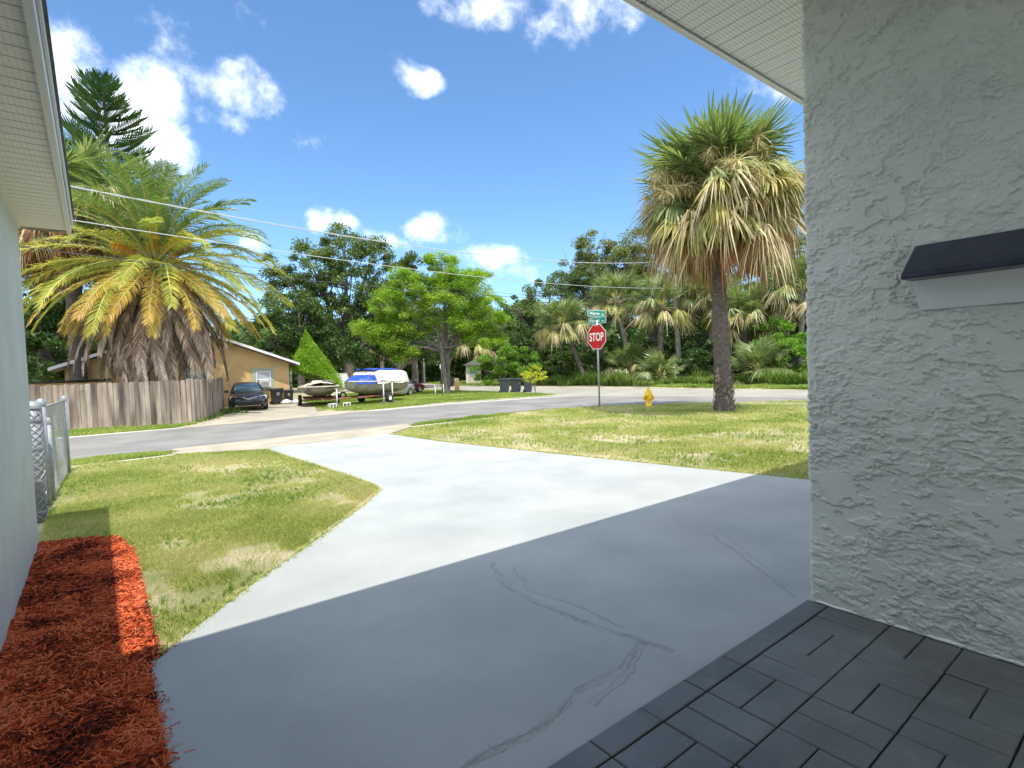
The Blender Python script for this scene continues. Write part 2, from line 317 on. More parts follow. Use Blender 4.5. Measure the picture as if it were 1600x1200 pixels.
M['galv'] = mat('galvanised_steel', (.26,.29,.31), .6, (.36,.39,.40), 14, metal=.25, bump=.001)
M['wiremesh'] = mat('galvanised_wire', (.42,.45,.47), .55, metal=.25)
M['signpost'] = mat('grey_sign_post', (.42,.45,.46), .4, metal=.5)
M['red'] = mat('stop_red', (.52,.008,.012), .35); M['white'] = mat('white_paint', (.82,.82,.80), .4); M['green'] = mat('street_sign_green', (.0,.27,.20), .35)
M['hyd'] = mat('yellow_hydrant_paint', (.95,.62,.02), .4, (.90,.54,.015), 6)
M['housey'] = mat('apricot_stucco', (.58,.38,.17), .85, (.70,.47,.22), 1.2, .004, 60)
M['greentrim'] = mat('sage_trim', (.36,.43,.32), .7); M['greenwall'] = mat('pale_green_panel', (.28,.42,.35), .7)
M['glass'] = mat('window_glass', (.30,.36,.40), .08, spec=.8); M['blackp'] = mat('black_plastic', (.022,.024,.026), .45); M['greyp'] = mat('dark_blue_grey_plastic', (.055,.065,.085), .45)
M['tyre'] = mat('tyre_rubber', (.02,.02,.02), .8); M['chrome'] = mat('chrome', (.7,.7,.72), .15, metal=1)
M['carpaint'] = mat('dark_brown_car_paint', (.020,.018,.022), .12, spec=.9); M['carglass'] = mat('car_glass', (.06,.10,.13), .04, spec=1.0)
M['redcar'] = mat('maroon_car_paint', (.20,.012,.018), .2, spec=.8); M['silver'] = mat('silver_car_paint', (.48,.50,.50), .25, metal=.5)
M['lamp'] = mat('headlight_plastic', (.72,.70,.62), .12, spec=.9)
M['canvas'] = mat('tan_boat_cover', (.40,.36,.28), .85, (.56,.52,.42), 3, .02, 5); M['canvasw'] = mat('off_white_cover', (.66,.63,.54), .8, (.74,.71,.62), 3, .02, 4)
M['tarp'] = mat('blue_tarp', (.015,.055,.34), .5, (.03,.10,.50), 6, .03, 7); M['hull'] = mat('grey_hull_aluminium', (.26,.26,.22), .4, (.38,.38,.33), 4, metal=.3)
M['rust'] = mat('rusty_orange_frame', (.14,.06,.035), .8, (.30,.13,.07), 9); M['grime'] = mat('grimy_grey', (.20,.19,.17), .9, (.34,.32,.28), 9)
M['cream'] = mat('cream_panel', (.62,.58,.48), .6); M['orange'] = mat('tan_utility_box', (.72,.42,.16), .6); M['navy'] = mat('navy_gloss_lid', (.018,.024,.045), .3, (.03,.036,.06), 8, .002, 60)
M['boxwhite'] = mat('white_enamel', (.84,.85,.84), .4, (.88,.88,.87), 5, .002, 40); M['signy'] = mat('yellow_sign', (.80,.52,.02), .4); M['wire'] = mat('pale_cable', (.50,.51,.52), .6); M['wired'] = mat('dark_cable', (.06,.065,.07), .6)
M['tarproof'] = mat('low_grey_roof', (.16,.17,.17), .7, (.26,.27,.27), 4)
# foliage
M['oak'] = leafmat('oak_leaves', [(0.048,0.088,0.022),(0.088,0.144,0.035),(0.152,0.216,0.056),(0.240,0.288,0.096)], .28, .5, .28)
M['oak2'] = leafmat('olive_oak_leaves', [(0.072,0.109,0.029),(0.131,0.174,0.051),(0.217,0.246,0.080),(0.319,0.304,0.131)], .28, .5, .28)
M['dark'+'leaf'] = leafmat('dark_green_leaves', [(0.034,0.071,0.020),(0.068,0.128,0.031),(0.128,0.204,0.048)], .28, .5, .3)  # darker green leaves for wood edge trees, bushes and far woods
M['feather'] = leafmat('feathery_leaves', [(0.115,0.218,0.023),(0.218,0.356,0.034),(0.345,0.483,0.057),(0.506,0.575,0.103)], .42, .55, .4)
M['bright'] = leafmat('bright_shrub_leaves', [(.07,.17,.02),(.14,.28,.03),(.22,.38,.05),(.32,.46,.08)], .38, .5, .6)
M['topiary'] = leafmat('clipped_leaves', [(.14,.26,.015),(.22,.38,.02),(.32,.50,.04)], .35, .6, .8)
M['yellowleaf'] = leafmat('yellow_green_leaves', [(.35,.40,.04),(.55,.55,.05),(.70,.62,.10)], .4, .6, 1)
M['weed'] = leafmat('roadside_weeds', [(.05,.10,.02),(.11,.19,.035),(.20,.29,.06),(.36,.38,.14)], .38, .6, .5)
M['pine'] = leafmat('norfolk_pine_needles', [(0.029,0.075,0.018),(0.052,0.124,0.029),(0.104,0.195,0.046)], .15, .6, .5)
M['fan'] = leafmat('green_fan_segments', [(.075,.12,.045),(.15,.21,.075),(.26,.32,.13),(.46,.48,.26)], .3, .35, .8, .6)
M['fanY'] = leafmat('yellowing_fan_segments', [(.16,.22,.05),(.30,.32,.09),(.46,.42,.15),(.56,.46,.22)], .3, .45, .8, .5)
M['fanD'] = leafmat('dead_fan_segments', [(.28,.20,.10),(.46,.37,.20),(.66,.56,.36),(.80,.71,.52)], .2, .7, 1.2, .3, 1.0)
M['fanR'] = leafmat('old_brown_fan_segments', [(0.189,0.088,0.038),(0.351,0.176,0.081),(0.513,0.284,0.149)], .2, .7, 1.2, .3, 1.0)
M['dateG'] = leafmat('green_date_leaflets', [(.08,.14,.035),(.15,.23,.06),(.27,.35,.12)], .3, .4, .8, .5)
M['dateY'] = leafmat('yellow_date_leaflets', [(.13,.20,.035),(.25,.31,.05),(.42,.42,.07),(.62,.48,.08)], .32, .5, 1.0, .4)
M['dateO'] = leafmat('orange_date_leaflets', [(.34,.32,.05),(.56,.42,.07),(.56,.32,.07),(.44,.28,.15)], .3, .55, 1.0, .4)
M['dateB'] = leafmat('dead_date_leaflets', [(0.156,0.108,0.084),(0.312,0.234,0.186),(0.480,0.384,0.312),(0.624,0.516,0.432)], .1, .8, 1.2, .2, 1.0)
M['rachis'] = mat('palm_rachis', (.45,.42,.12), .5); M['rachisd'] = mat('dead_rachis', (.24,.17,.12), .8)
M['flower'] = leafmat('palm_flower_stalks', [(.42,.36,.16),(.60,.50,.24),(.66,.58,.34)], .2, .7, 1, .3, 1.0)
M['orangefl'] = leafmat('orange_fruit_stalks', [(.70,.30,.03),(.80,.36,.03),(.80,.46,.08)], .2, .6, 1, .3, 1.0)
# ================================================================== THE GROUND, ROADS AND DRIVE
rg = np.random.default_rng(7); random.seed(7)
g = sheet('ground', [(-500,-500),(500,-500),(500,500),(-500,500)], 0, M['ground']); struct(g)
DRIVE = [(.15,-4),(.15,3.34),(.50,3.75),(.832,4.138),(1.28,4.60),(1.70,5.045),(2.25,5.65),(2.72,6.25),(2.80,6.5),(2.80,7.2),(2.74,8.2),(2.68,9.6),(2.62,10.6),(2.60,11.45),(5.30,11.62),(5.45,9.5),(5.95,6.6),(6.55,3.45),(6.72,2.6),(7.0,-4)]
drive = struct(sheet('driveway', DRIVE, .028, M['drive'], thick=.06))
ROAD = [(-80,13.2),(-.5,13.15),(1.2,13.0),(4.04,13.04),(6.54,13.25),(10.2,13.75),(12.0,13.75),(13.8,12.9),(16.7,10.6),(18.2,9.2),(19.2,7),(19.4,-60),(20.4,-60),(20.2,9),(19.0,13.5),(18.0,17.2),(16.2,18.6),(11.5,19.2),(7.4,18.8),(5.0,18.5),(2.3,18.45),(-.7,18.35),(-80,18.6)]
struct(sheet('cross_road', [(18.6,-90),(24.6,-90),(24.6,11),(24.5,20),(23.9,28),(23.7,34),(29,56),(44,110),(38,112),(24,58),(19.2,36),(18.75,25),(18.0,19.8),(16.2,18.2),(16,13)], .004, M['xroad']))
struct(sheet('near_street', ROAD, .012, M['asphalt']))
struct(sheet('drive_apron', [(1.1,12.3),(2.58,11.47),(5.32,11.64),(6.5,12.75),(6.7,13.4),(1.2,13.2)], .018, M['apron']))
struct(sheet('neighbour_driveway', [(1.9,18.35),(2.6,19.6),(3.7,22.6),(4.4,26),(4.6,29.2),(9.2,29.2),(8.0,25.5),(7.25,23.0),(6.5,20.4),(7.6,20.2),(8.2,18.75),(5,18.4)], .018, M['apron']))
struct(sheet('road_edge_strip', [(-6,18.2),(18.4,18.6),(16.4,19.05),(11.5,19.75),(8.3,19.5),(7.4,19.05),(5,18.75),(-6,18.75)], .008, M['walk']))
struct(sheet('lawn_edge_strip', [(-.5,12.02),(1.16,12.15),(1.16,12.30),(-.5,12.19)], .010, M['walk']))
struct(sheet('lawn_edge_strip', [(6.35,12.62),(9.9,12.86),(10,13.0),(6.45,12.80)], .010, M['walk']))
struct(sheet('street_side_strip', [(11.2,20.15),(18.2,19.35),(18.0,19.65),(11.2,20.45)], .010, M['walk']))
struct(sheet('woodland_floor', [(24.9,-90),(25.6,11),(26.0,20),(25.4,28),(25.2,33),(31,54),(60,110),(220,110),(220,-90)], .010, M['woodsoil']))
# patched cracks running over the drive, raised a little
def crack(pts, wd, seed):
    rr = np.random.default_rng(seed); P = []
    for (a, b) in zip(pts[:-1], pts[1:]):
        k = max(3, int(math.dist(a, b)/.025))
        for i in range(k): t = i/k; P.append((a[0]+(b[0]-a[0])*t, a[1]+(b[1]-a[1])*t))
    P = np.array(P); n = len(P); T = np.gradient(P, axis=0); T /= np.linalg.norm(T, axis=1, keepdims=True); Nn = np.stack([-T[:,1], T[:,0]], 1)
    wob = np.cumsum(rr.normal(size=n))*.006; wob -= np.linspace(wob[0], wob[-1], n); P = P+Nn*wob[:,None]
    rows = []; U = np.linspace(-1, 1, 9)
    for u in U:
        hw = wd*(.55+.45*rr.random(n)); z = .0283+(1-abs(u))*(.0007+.0028*rr.random(n))
        rows.append(np.column_stack([P+Nn*(u*hw)[:,None], np.where(abs(u) > .95, .0265, z)]))
    V = np.stack(rows, 1).reshape(-1, 3); m = len(U)
    F = [[i*m+j, i*m+j+1, (i+1)*m+j+1, (i+1)*m+j] for i in range(n-1) for j in range(m-1)]
    MB().add(V, F).obj('crack_patch', M['crack'], drive, True)
M['hair'] = mat('crack_and_grit_grey', (.27,.28,.27), .9)  # grey of the hairline cracks and the grit specks
def hair(pts, seed, wd=.0011):
    rr = np.random.default_rng(seed); P = []
    for (a, b) in zip(pts[:-1], pts[1:]):
        k = max(3, int(math.dist(a, b)/.02))
        for i in range(k): t = i/k; P.append((a[0]+(b[0]-a[0])*t, a[1]+(b[1]-a[1])*t))
    P = np.array(P); n = len(P); T = np.gradient(P, axis=0); T /= np.linalg.norm(T, axis=1, keepdims=True); Nn = np.stack([-T[:,1], T[:,0]], 1)
    wob = np.cumsum(rr.normal(size=n))*.0045; wob -= np.linspace(wob[0], wob[-1], n); P = P+Nn*wob[:,None]; w_ = wd*rr.uniform(.2, 1.5, n)
    V = np.stack([np.column_stack([P-Nn*w_[:,None], np.full(n, .0326)]), np.column_stack([P+Nn*w_[:,None], np.full(n, .0326)])], 1).reshape(-1, 3)
    MB().add(V, [[2*i, 2*i+1, 2*i+3, 2*i+2] for i in range(n-1)]).obj('crack', M['hair'], drive)
for q_, pp_ in enumerate([[(4.19,3.05),(4.05,2.6),(3.77,2.17),(3.5,1.8),(3.3,1.52)],[(2.29,3.28),(2.12,2.89),(2.11,2.5),(2.15,2.1),(2.2,1.82),(2.25,1.62)],[(2.33,3.1),(2.2,2.7),(2.22,2.3),(2.24,1.95)],[(2.2,1.82),(1.95,1.72),(1.67,1.74),(1.37,1.64),(1.11,1.67),(.8,1.62)],[(2.2,1.80),(1.9,1.68),(1.6,1.62)]]): hair(pp_, 300+q_)
crack([(4.19,3.05),(4.05,2.6),(3.77,2.17),(3.5,1.8),(3.3,1.52)], .022, 1)
crack([(4.34,2.95),(4.2,2.6),(3.9,2.2),(3.6,1.82)], .009, 6)
crack([(2.29,3.28),(2.12,2.89),(2.11,2.5),(2.15,2.1),(2.2,1.82),(2.25,1.62)], .034, 2)
crack([(2.36,3.1),(2.2,2.7),(2.24,2.3),(2.26,1.95)], .010, 3)
crack([(2.2,1.82),(1.95,1.72),(1.67,1.74),(1.37,1.64),(1.11,1.67),(.8,1.62)], .034, 4)
crack([(2.2,1.78),(1.9,1.66),(1.6,1.60)], .010, 5)
# ------------------------------------------------------------------ charcoal brick patio
patio = struct(sheet('patio', [(-.05,-4),(3.32,-4),(3.32,1.462),(-.05,1.462)], .034, M['joint'], thick=.05))
pitch = .308; gx0 = 1.444-pitch*5; j = .0034
def brickmesh(wx, wy, s):
    mb = MB(); bbox(mb, j, j, -.004, wx-j, wy-j, .009+s*.0006, .004); return mb.mesh('brick', M['tile'])
BM = {k: [brickmesh(k[0], k[1], s) for s in range(3)] for k in ((pitch, .118), (pitch, pitch/2), (pitch/2, pitch))}
_rb = random.Random(5)
def brick(k, x, y, n):
    o = link('brick', BM[k][n % 3], patio, (x+_rb.uniform(-.0006,.0006), y+_rb.uniform(-.0006,.0006), .034+_rb.uniform(-.0007,.0007))); o.rotation_euler = (_rb.gauss(0,.0035), _rb.gauss(0,.0035), _rb.gauss(0,.002))
for i in range(11):
    x = gx0+i*pitch
    if x < -.05 or x+pitch > 3.34: continue
    brick((pitch, .118), x, 1.342, i)
    for r in range(8):
        y0 = 1.339-(r+1)*pitch
        if (i+r) % 2 == 0:
            for h in (0, 1): brick((pitch/2, pitch), x+h*pitch/2, y0, i+r+h)
        else:
            for h in (0, 1): brick((pitch, pitch/2), x, y0+h*pitch/2, i*3+r+h)
# ================================================================== HOUSE ON THE RIGHT (grey stucco wall, white soffit)
hr = thing('house', 'grey textured stucco house on the right with white vented soffit above the charcoal patio', 'house')
rc = .018; Z = np.concatenate([np.arange(0, 3.56, .0042), [3.56]]); nzv = len(Z)
def wpos(s):
    s = -s  # s>0 toward the patio
    if s >= rc: return (3.33, 1.444-s), (-1, 0)
    if s <= -rc: return (3.33-s, 1.444), (0, 1)
    a = (s+rc)/(2*rc)*math.pi/2; c = (3.33+rc, 1.444-rc); d = (-math.sin(a), math.cos(a)); return (c[0]+d[0]*rc, c[1]+d[1]*rc), d
U = np.concatenate([np.linspace(-5,-.2,6), np.linspace(-.14,-.02,10), np.linspace(-.018,.018,7), np.arange(.022,1.02,.0042), np.linspace(1.06,4.0,10)]); U = -U[::-1]
def fbm(x, y, s0, seed, octs=5, gain=.55):
    h = 0; a = 1; t = 0
    for o_ in range(octs): h = h+a*noise2(x+o_*7.3, y+o_*3.1, s0/2.03**o_, seed+o_); t += a; a *= gain
    return h/t
def sst(v, a, b): t = np.clip((v-a)/(b-a), 0, 1); return t*t*(3-2*t)
uu, zz = np.meshgrid(U+20, Z+20, indexing='ij'); f1 = uu.ravel(); f2 = zz.ravel()
wx = f1+.05*(fbm(f1, f2, .12, 70)-.5); wz = f2+.05*(fbm(f1, f2, .12, 80)-.5)
# trowelled coat: broad smooth passes, torn plateaus, small dabs where the trowel skipped
A1 = fbm(wx, wz*1.5, .085, 3, 5, .62); A2 = fbm(wx*1.0, wz*1.7, .034, 13, 4, .62); mk = sst(fbm(f1, f2, .35, 23, 3), .40, .60); mk2 = sst(fbm(f1, f2, .28, 33, 3), .42, .58)
nn = 1.5*.0056*sst(A1, .505, .535)*(.45+.55*mk)+.0058*sst(A2, .545, .57)*mk2+.0034*sst(A1, .44, .465)*(1-mk*.6)+.0026*sst(A2, .47, .50)*(1-mk)+.005*(fbm(f1, f2, .4, 43, 2)-.5)+.0007*fbm(f1, f2, .016, 53, 2)
nn = nn.reshape(uu.shape); V = []
for i, s in enumerate(U):
    (px, py), d = wpos(s); e = nn[i]
    V.append(np.column_stack([px+d[0]*e, py+d[1]*e, Z]))
V = np.concatenate(V); ii, kk = np.meshgrid(np.arange(len(U)-1), np.arange(nzv-1), indexing='ij'); q0 = (ii*nzv+kk).ravel(); F = np.stack([q0, q0+1, q0+nzv+1, q0+nzv], 1)
MB().add(V, F).obj('wall', M['wallR'], hr, True)
mb = MB(); P = [(3.327+.002*math.sin(i*1.7), 1.44-i*.06, .040+.003*math.sin(i*2.3)) for i in range(60)]; tube(mb, P, [.007+.003*abs(math.sin(i*1.3)) for i in range(60)], 6); mb.obj('sealant_bead', M['boxwhite'], hr, True)
# soffit: one panel each .112 m, running back from the eave
def ribpanel(L_, wd, m, nm):
    mb = MB(); V = []; prof = [(0,.010),(.004,0),(wd*.5-.002,0),(wd*.5,.0025),(wd*.5+.002,0),(wd-.009,0),(wd-.006,.010)]
    for (a, z) in prof: V += [(a, 0, z), (a, L_, z)]
    mb.add(V, [[2*i, 2*i+2, 2*i+3, 2*i+1] for i in range(len(prof)-1)]); return mb.mesh(nm, m)
pm = ribpanel(4.6, .150, M['soffitR'], 'soffit_panel')
for i in range(28): link('soffit_panel', pm, hr, (1.078+i*.150, -2.60, 3.55))
mb = MB(); box(mb, -.45, -2.7, 3.562, 1.076, 1.995, 3.575); box(mb, 1.076, -2.7, 3.564, 5.28, 1.995, 3.578); box(mb, 5.28, -2.7, 3.562, 9.4, 1.995, 3.575); mb.obj('soffit_backing', M['fasciaR'], hr)
mb = MB(); box(mb, -.45, 2.008, 3.535, 9.4, 2.024, 3.62); box(mb, -.45, 1.985, 3.535, 9.4, 2.006, 3.542); mb.obj('fascia', M['fasciaR'], hr)
mb = MB(); box(mb, 1.07, 1.996, 3.545, 5.3, 2.007, 3.560); mb.obj('soffit_channel', M['dark'], hr)
mb = MB(); prism(mb, [(2.03,3.60),(2.03,3.615),(-.4,4.1),(-2.75,3.62),(-2.75,3.60)], -.47, 9.45, 'x'); mb.obj('roof', M['roof'], hr)
mb = MB(); box(mb, 3.36, -2.5, 0, 9.0, -2.4, 3.55); box(mb, 9.0, -2.5, 0, 9.1, 1.43, 3.55); box(mb, 8.2, 1.33, 0, 9.0, 1.43, 3.55); mb.obj('far_wall', M['wallR'], hr)
# wall box with sloping lid
bx = thing('wall_box', 'white metal box with a sloping navy lid fixed high on the grey stucco wall', 'mailbox', (3.33, .905, 0))
mb = MB(); prism(mb, [(-.02,1.712),(-.115,1.852),(.0,1.90)], -.75, -.012, 'y'); mb.polys([(-.02,-.012,1.712),(-.115,-.012,1.852),(0,-.012,1.90)], [[0,1,2]]); mb.obj('box_body', M['boxwhite'], bx)
mb = MB()
prof = [(.0,2.040),(-.03,2.036),(-.232,1.884),(-.243,1.872),(-.243,1.856),(-.238,1.852),(-.228,1.853),(-.02,1.853),(.0,1.86)]
prism(mb, prof, -.77, 0, 'y'); o = mb.obj('box_lid', M['navy'], bx); bv = o.modifiers.new('bevel', 'BEVEL'); bv.width = .004; bv.segments = 2; bv.limit_method = 'ANGLE'
for (y, t) in ((-.05,.85),(-.06,.25),(-.22,.75),(-.32,.75)):
    mb = MB(); x = -.02-.095*t; z = 1.712+.14*t; lathe(mb, [(0,.006),(.004,.005),(.006,0)], 8); o = mb.obj('rivet', M['boxwhite'], bx, True); o.location = (x-.001, y, z); o.rotation_euler = (0, R(-124), 0)
# ================================================================== HOUSE ON THE LEFT
hl = thing('house', 'pale stucco house at the left edge with cream vented soffit beside the mulch', 'house')
mb = MB(); nY, nZ = 60, 60; Y = np.concatenate([np.linspace(-6, 2, 6), np.linspace(2.1, 6.31, nY-6)]); Zl = np.linspace(0, 2.87, nZ)
V = np.array([(-.47+.006*(noise2(np.array([y]), np.array([z]), .25, 5)[0]-.5), y, z) for y in Y for z in Zl]); F = [[i*nZ+k, (i+1)*nZ+k, (i+1)*nZ+k+1, i*nZ+k+1] for i in range(nY-1) for k in range(nZ-1)]
mb.add(V, F); V2 = [(-.47,6.31,0),(-.478,6.325,0),(-8,6.325,0),(-8,6.325,2.87),(-.478,6.325,2.87),(-.47,6.31,2.87),(-4.2,6.325,4.2)]
mb.polys(V2, [[0,1,4,5],[1,2,3,4],[4,3,6]]); mb.obj('wall', M['wallL'], hl)
def ribpanel2(L_, wd, m):
    mb = MB(); V = []; prof = [(0,.010),(.004,0),(wd-.008,0),(wd-.005,.010)]
    for (a, z) in prof: V += [(0, a, z), (-L_, a, z)]
    mb.add(V, [[2*i, 2*i+2, 2*i+3, 2*i+1] for i in range(len(prof)-1)][::1]); return mb.mesh('soffit_panel', m)
pm = ribpanel2(.33, .105, M['soffitL'])
for i in range(45): link('soffit_panel', pm, hl, (-.145, 1.70+i*.105, 2.862))
mb = MB(); box(mb, -.60, -6, 2.874, -.12, 6.33, 2.885); mb.obj('soffit_backing', M['greyp'], hl)
mb = MB(); box(mb, -.143, -6, 2.835, -.112, 4.62, 3.0); box(mb, -.146, 4.622, 2.850, -.114, 6.42, 3.0); box(mb, -.110, -6, 2.93, -.098, 6.44, 3.01); mb.obj('fascia', M['fasciaL'], hl)
mb = MB(); box(mb, -.46, 6.33, 2.858, -.146, 6.42, 2.873); mb.obj('soffit_trim', M['wood'], hl)
mb = MB(); prism(mb, [(-.085,2.995),(-.085,3.02),(-4.2,4.38),(-8.4,3.02),(-8.4,2.995),(-4.2,4.30)], -6.1, 6.46, 'y'); mb.obj('roof', M['roof'], hl)
# ================================================================== MULCH
mbd = struct(sheet('mulch_bed', [(-.47,-3),(.15,-3),(.15,3.36),(.20,3.5),(.205,4.2),(.20,5.3),(.08,6.15),(-.2,6.35),(-.47,6.42)], .022, M['mulchbase']))
n = 42000; P = np.column_stack([rg.uniform(-.47,.19,n), 1.9+4.55*rg.random(n)**1.15])
edge = .205+.03*(noise2(P[:,1]*1., P[:,1]*0+1, .12, 3)-.5)*2-np.clip(P[:,1]-5.3, 0, 9)*.13
keep = (P[:,0] < np.where(P[:,1] < 3.36, .142, edge)) & (P[:,1] < 6.42-.35*(P[:,0]+.47)); P = P[keep]; n = len(P)
z = .022+.03*noise2(P[:,0]+3, P[:,1], .16, 2)+.022*rg.random(n)+.03*np.clip((-.38-P[:,0])/.09, 0, 1)*noise2(P[:,0]+9, P[:,1], .1, 12)
Ln = rg.uniform(.014,.070,n)*np.where(rg.random(n) < .1, 1.6, 1); W = rg.uniform(.003,.0085,n); T = rg.uniform(.0012,.003,n)
yaw = rg.uniform(0, 6.283, n); pit = rg.normal(0, .28, n)
dx = np.column_stack([np.cos(yaw)*np.cos(pit), np.sin(yaw)*np.cos(pit), np.sin(pit)]); dy = np.column_stack([-np.sin(yaw), np.cos(yaw), np.zeros(n)]); roll = rg.normal(0,.7,n)
dz = np.cross(dx, dy); dy2 = dy*np.cos(roll)[:,None]+dz*np.sin(roll)[:,None]; dz2 = np.cross(dx, dy2); C0 = np.column_stack([P, z])
V = []
for (sx, sy, s) in ((-1,-.6,0),(-1,.7,0),(1,.35,0),(1,-.5,0),(-.8,0,1),(.85,0,1)):
    V.append(C0+dx*(Ln*.5*sx)[:,None]+dy2*(W*sy)[:,None]+dz2*(T*s*1.6)[:,None])
V = np.stack(V, 1).reshape(-1, 3); b = np.arange(n)[:,None]*6
mb = MB(); mb.add(V, np.concatenate([b+np.array([[0,4,5,3]]), b+np.array([[1,2,5,4]])])); mb.F.append((np.concatenate([b+np.array([[0,1,4]]), b+np.array([[3,5,2]])]).astype(np.int32), 0))
o = stuff(mb.obj('mulch', M['mulch'])); tag(o, 'shredded red mulch chips filling the bed along the left house wall', 'mulch')
# ================================================================== GRASS
def blades(name, poly, count, h, wd, m, label, keepf=None, seed=1, zb=.0, fall=None, camfade=True):
    rr = np.random.default_rng(seed); poly = np.array(poly); lo, hi = poly.min(0), poly.max(0)
    P = np.zeros((0, 2)); area = 0
    while len(P) < count:
        Q = rr.uniform(lo, hi, (count*2, 2)); Q = Q[inpoly(Q, poly)]
        if camfade: d = np.hypot(Q[:,0], Q[:,1]); Q = Q[rr.random(len(Q)) < np.clip((camfade if camfade is not True else 7.)/d, 0, 1)**1.4]
        if keepf is not None: Q = Q[rr.random(len(Q)) < keepf(Q[:,0], Q[:,1])]
        P = np.concatenate([P, Q])
    P = P[:count]; n = len(P); d = np.hypot(P[:,0], P[:,1])
    hh = h*rr.uniform(.5,1.3,n)*(.6+.8*noise2(P[:,0]+50, P[:,1]+50, .5, 5)); ww = wd*rr.uniform(.7,1.4,n)*np.clip(d/6, .8, 3.2)
    yaw = rr.uniform(0, 6.283, n); ln = rr.uniform(.1,1.0,n)*hh; ld = rr.uniform(0, 6.283, n)
    a = np.column_stack([np.cos(yaw), np.sin(yaw), np.zeros(n)])*ww[:,None]; lv = np.column_stack([np.cos(ld)*ln, np.sin(ld)*ln, hh]); C0 = np.column_stack([P, np.full(n, zb)])
    V = np.stack([C0-a, C0+a, C0+lv*.55+a*.7+np.array([0,0,1])*(hh*.12)[:,None], C0+lv], 1).reshape(-1, 3); b = np.arange(n)[:,None]*4
    mb = MB(); mb.add(V, b+np.array([[0,1,2,3]])); o = stuff(mb.obj(name, m)); tag(o, label, 'grass'); return o
LAWNL = [(-.5,6.55),(.02,6.3),(.2,5.2),(.19,3.42),(.78,4.17),(1.62,5.08),(2.66,6.28),(2.73,7.2),(2.6,9.6),(2.52,11.35),(1.2,12.1),(-1.2,12.0),(-6,12),(-6,6.6)]
def pat(x, y): return np.clip(2.2*noise2(x+20, y+20, .85, 11)+1.6*noise2(x+20, y+20, .22, 12)-1.35, .05, 1)
LAWNL2 = [(-.47,6.45),(.05,6.2),(.2,5.2),(.19,3.42),(.78,4.17),(1.62,5.08),(2.66,6.28),(2.73,7.2),(2.6,9.6),(2.52,11.35),(1.2,12.1),(-.47,12.0)]
blades('left_lawn_grass', LAWNL2, 300000, .042, .0017, M['grass'], 'patchy yellow-green lawn between the left house and the white driveway', pat, 1, 0, camfade=9)
LAWNR = [(5.36,11.6),(5.5,9.5),(6.0,6.6),(6.6,3.45),(6.75,2.6),(6.95,1.0),(12,-1),(19,-2),(19.2,6.9),(18.1,9.1),(16.6,10.5),(13.7,12.8),(12,13.6),(10.0,13.6),(9.9,13.02),(9.8,12.85),(6.5,12.6),(6.1,12.2)]
blades('right_lawn_grass', LAWNR, 310000, .046, .0022, M['grass'], 'sunlit patchy lawn with the shaggy fan palm and hydrant on it', lambda x, y: np.clip(pat(x, y)+.12*np.clip((x-7)/4, 0, 3), .1, 1), 2, 0, camfade=9)
blades('verge_grass', [(-.9,12.25),(.9,12.35),(1.25,12.6),(.9,13.05),(-.9,13.2)], 9000, .05, .0028, M['grass_lush'], 'narrow strip of grass between the left lawn and the road', None, 3, 0, camfade=False)
blades('verge_grass', [(6.5,12.85),(10.2,13.05),(10.2,13.7),(7.6,13.5),(6.9,13.3)], 9000, .05, .0028, M['grass_lush'], 'narrow strip of grass at the road edge right of the driveway apron', None, 4, 0, camfade=False)
blades('fence_verge_grass', [(-3.5,19.0),(1.7,18.75),(2.5,19.8),(.8,20.35),(-3.5,21.6)], 26000, .06, .004, M['grass_lush'], 'bright strip of grass along the foot of the wooden fence', None, 5, 0, camfade=False)
blades('boat_lawn_grass', [(7.4,20.4),(8.3,19.75),(11.5,20.4),(16.5,19.75),(18.3,20.0),(18.6,24.5),(19.0,34),(14,36),(8.6,30),(8.0,25.4),(7.3,23)], 120000, .05, .006, M['grass_lush'], 'green mown lawn under the boats and the feathery tree across the street', None, 6, 0, camfade=False)
blades('roadside_grass', [(24.9,-2),(25.3,11),(25.6,20),(27.5,20),(27.8,11),(27.0,-2)], 40000, .12, .008, M['grass_lush'], 'bright grass strip beyond the cross road at the foot of the woods', lambda x, y: np.clip(noise2(x, y, 1.2, 8)*1.6-.2, .1, 1), 7, 0, camfade=False)
blades('roadside_grass', [(24.2,38),(26,46),(29.5,56),(38,56),(33,40),(27,36)], 30000, .12, .012, M['grass_lush'], 'distant grass beside the cross road behind the feathery tree', None, 8, 0, camfade=False)
blades('side_yard_grass', [(-6,6.6),(-.7,6.6),(-.7,12.3),(-6,12.3)], 20000, .04, .004, M['grass'], 'lawn behind the wire fence left of the pale house corner', None, 9, 0, camfade=False)
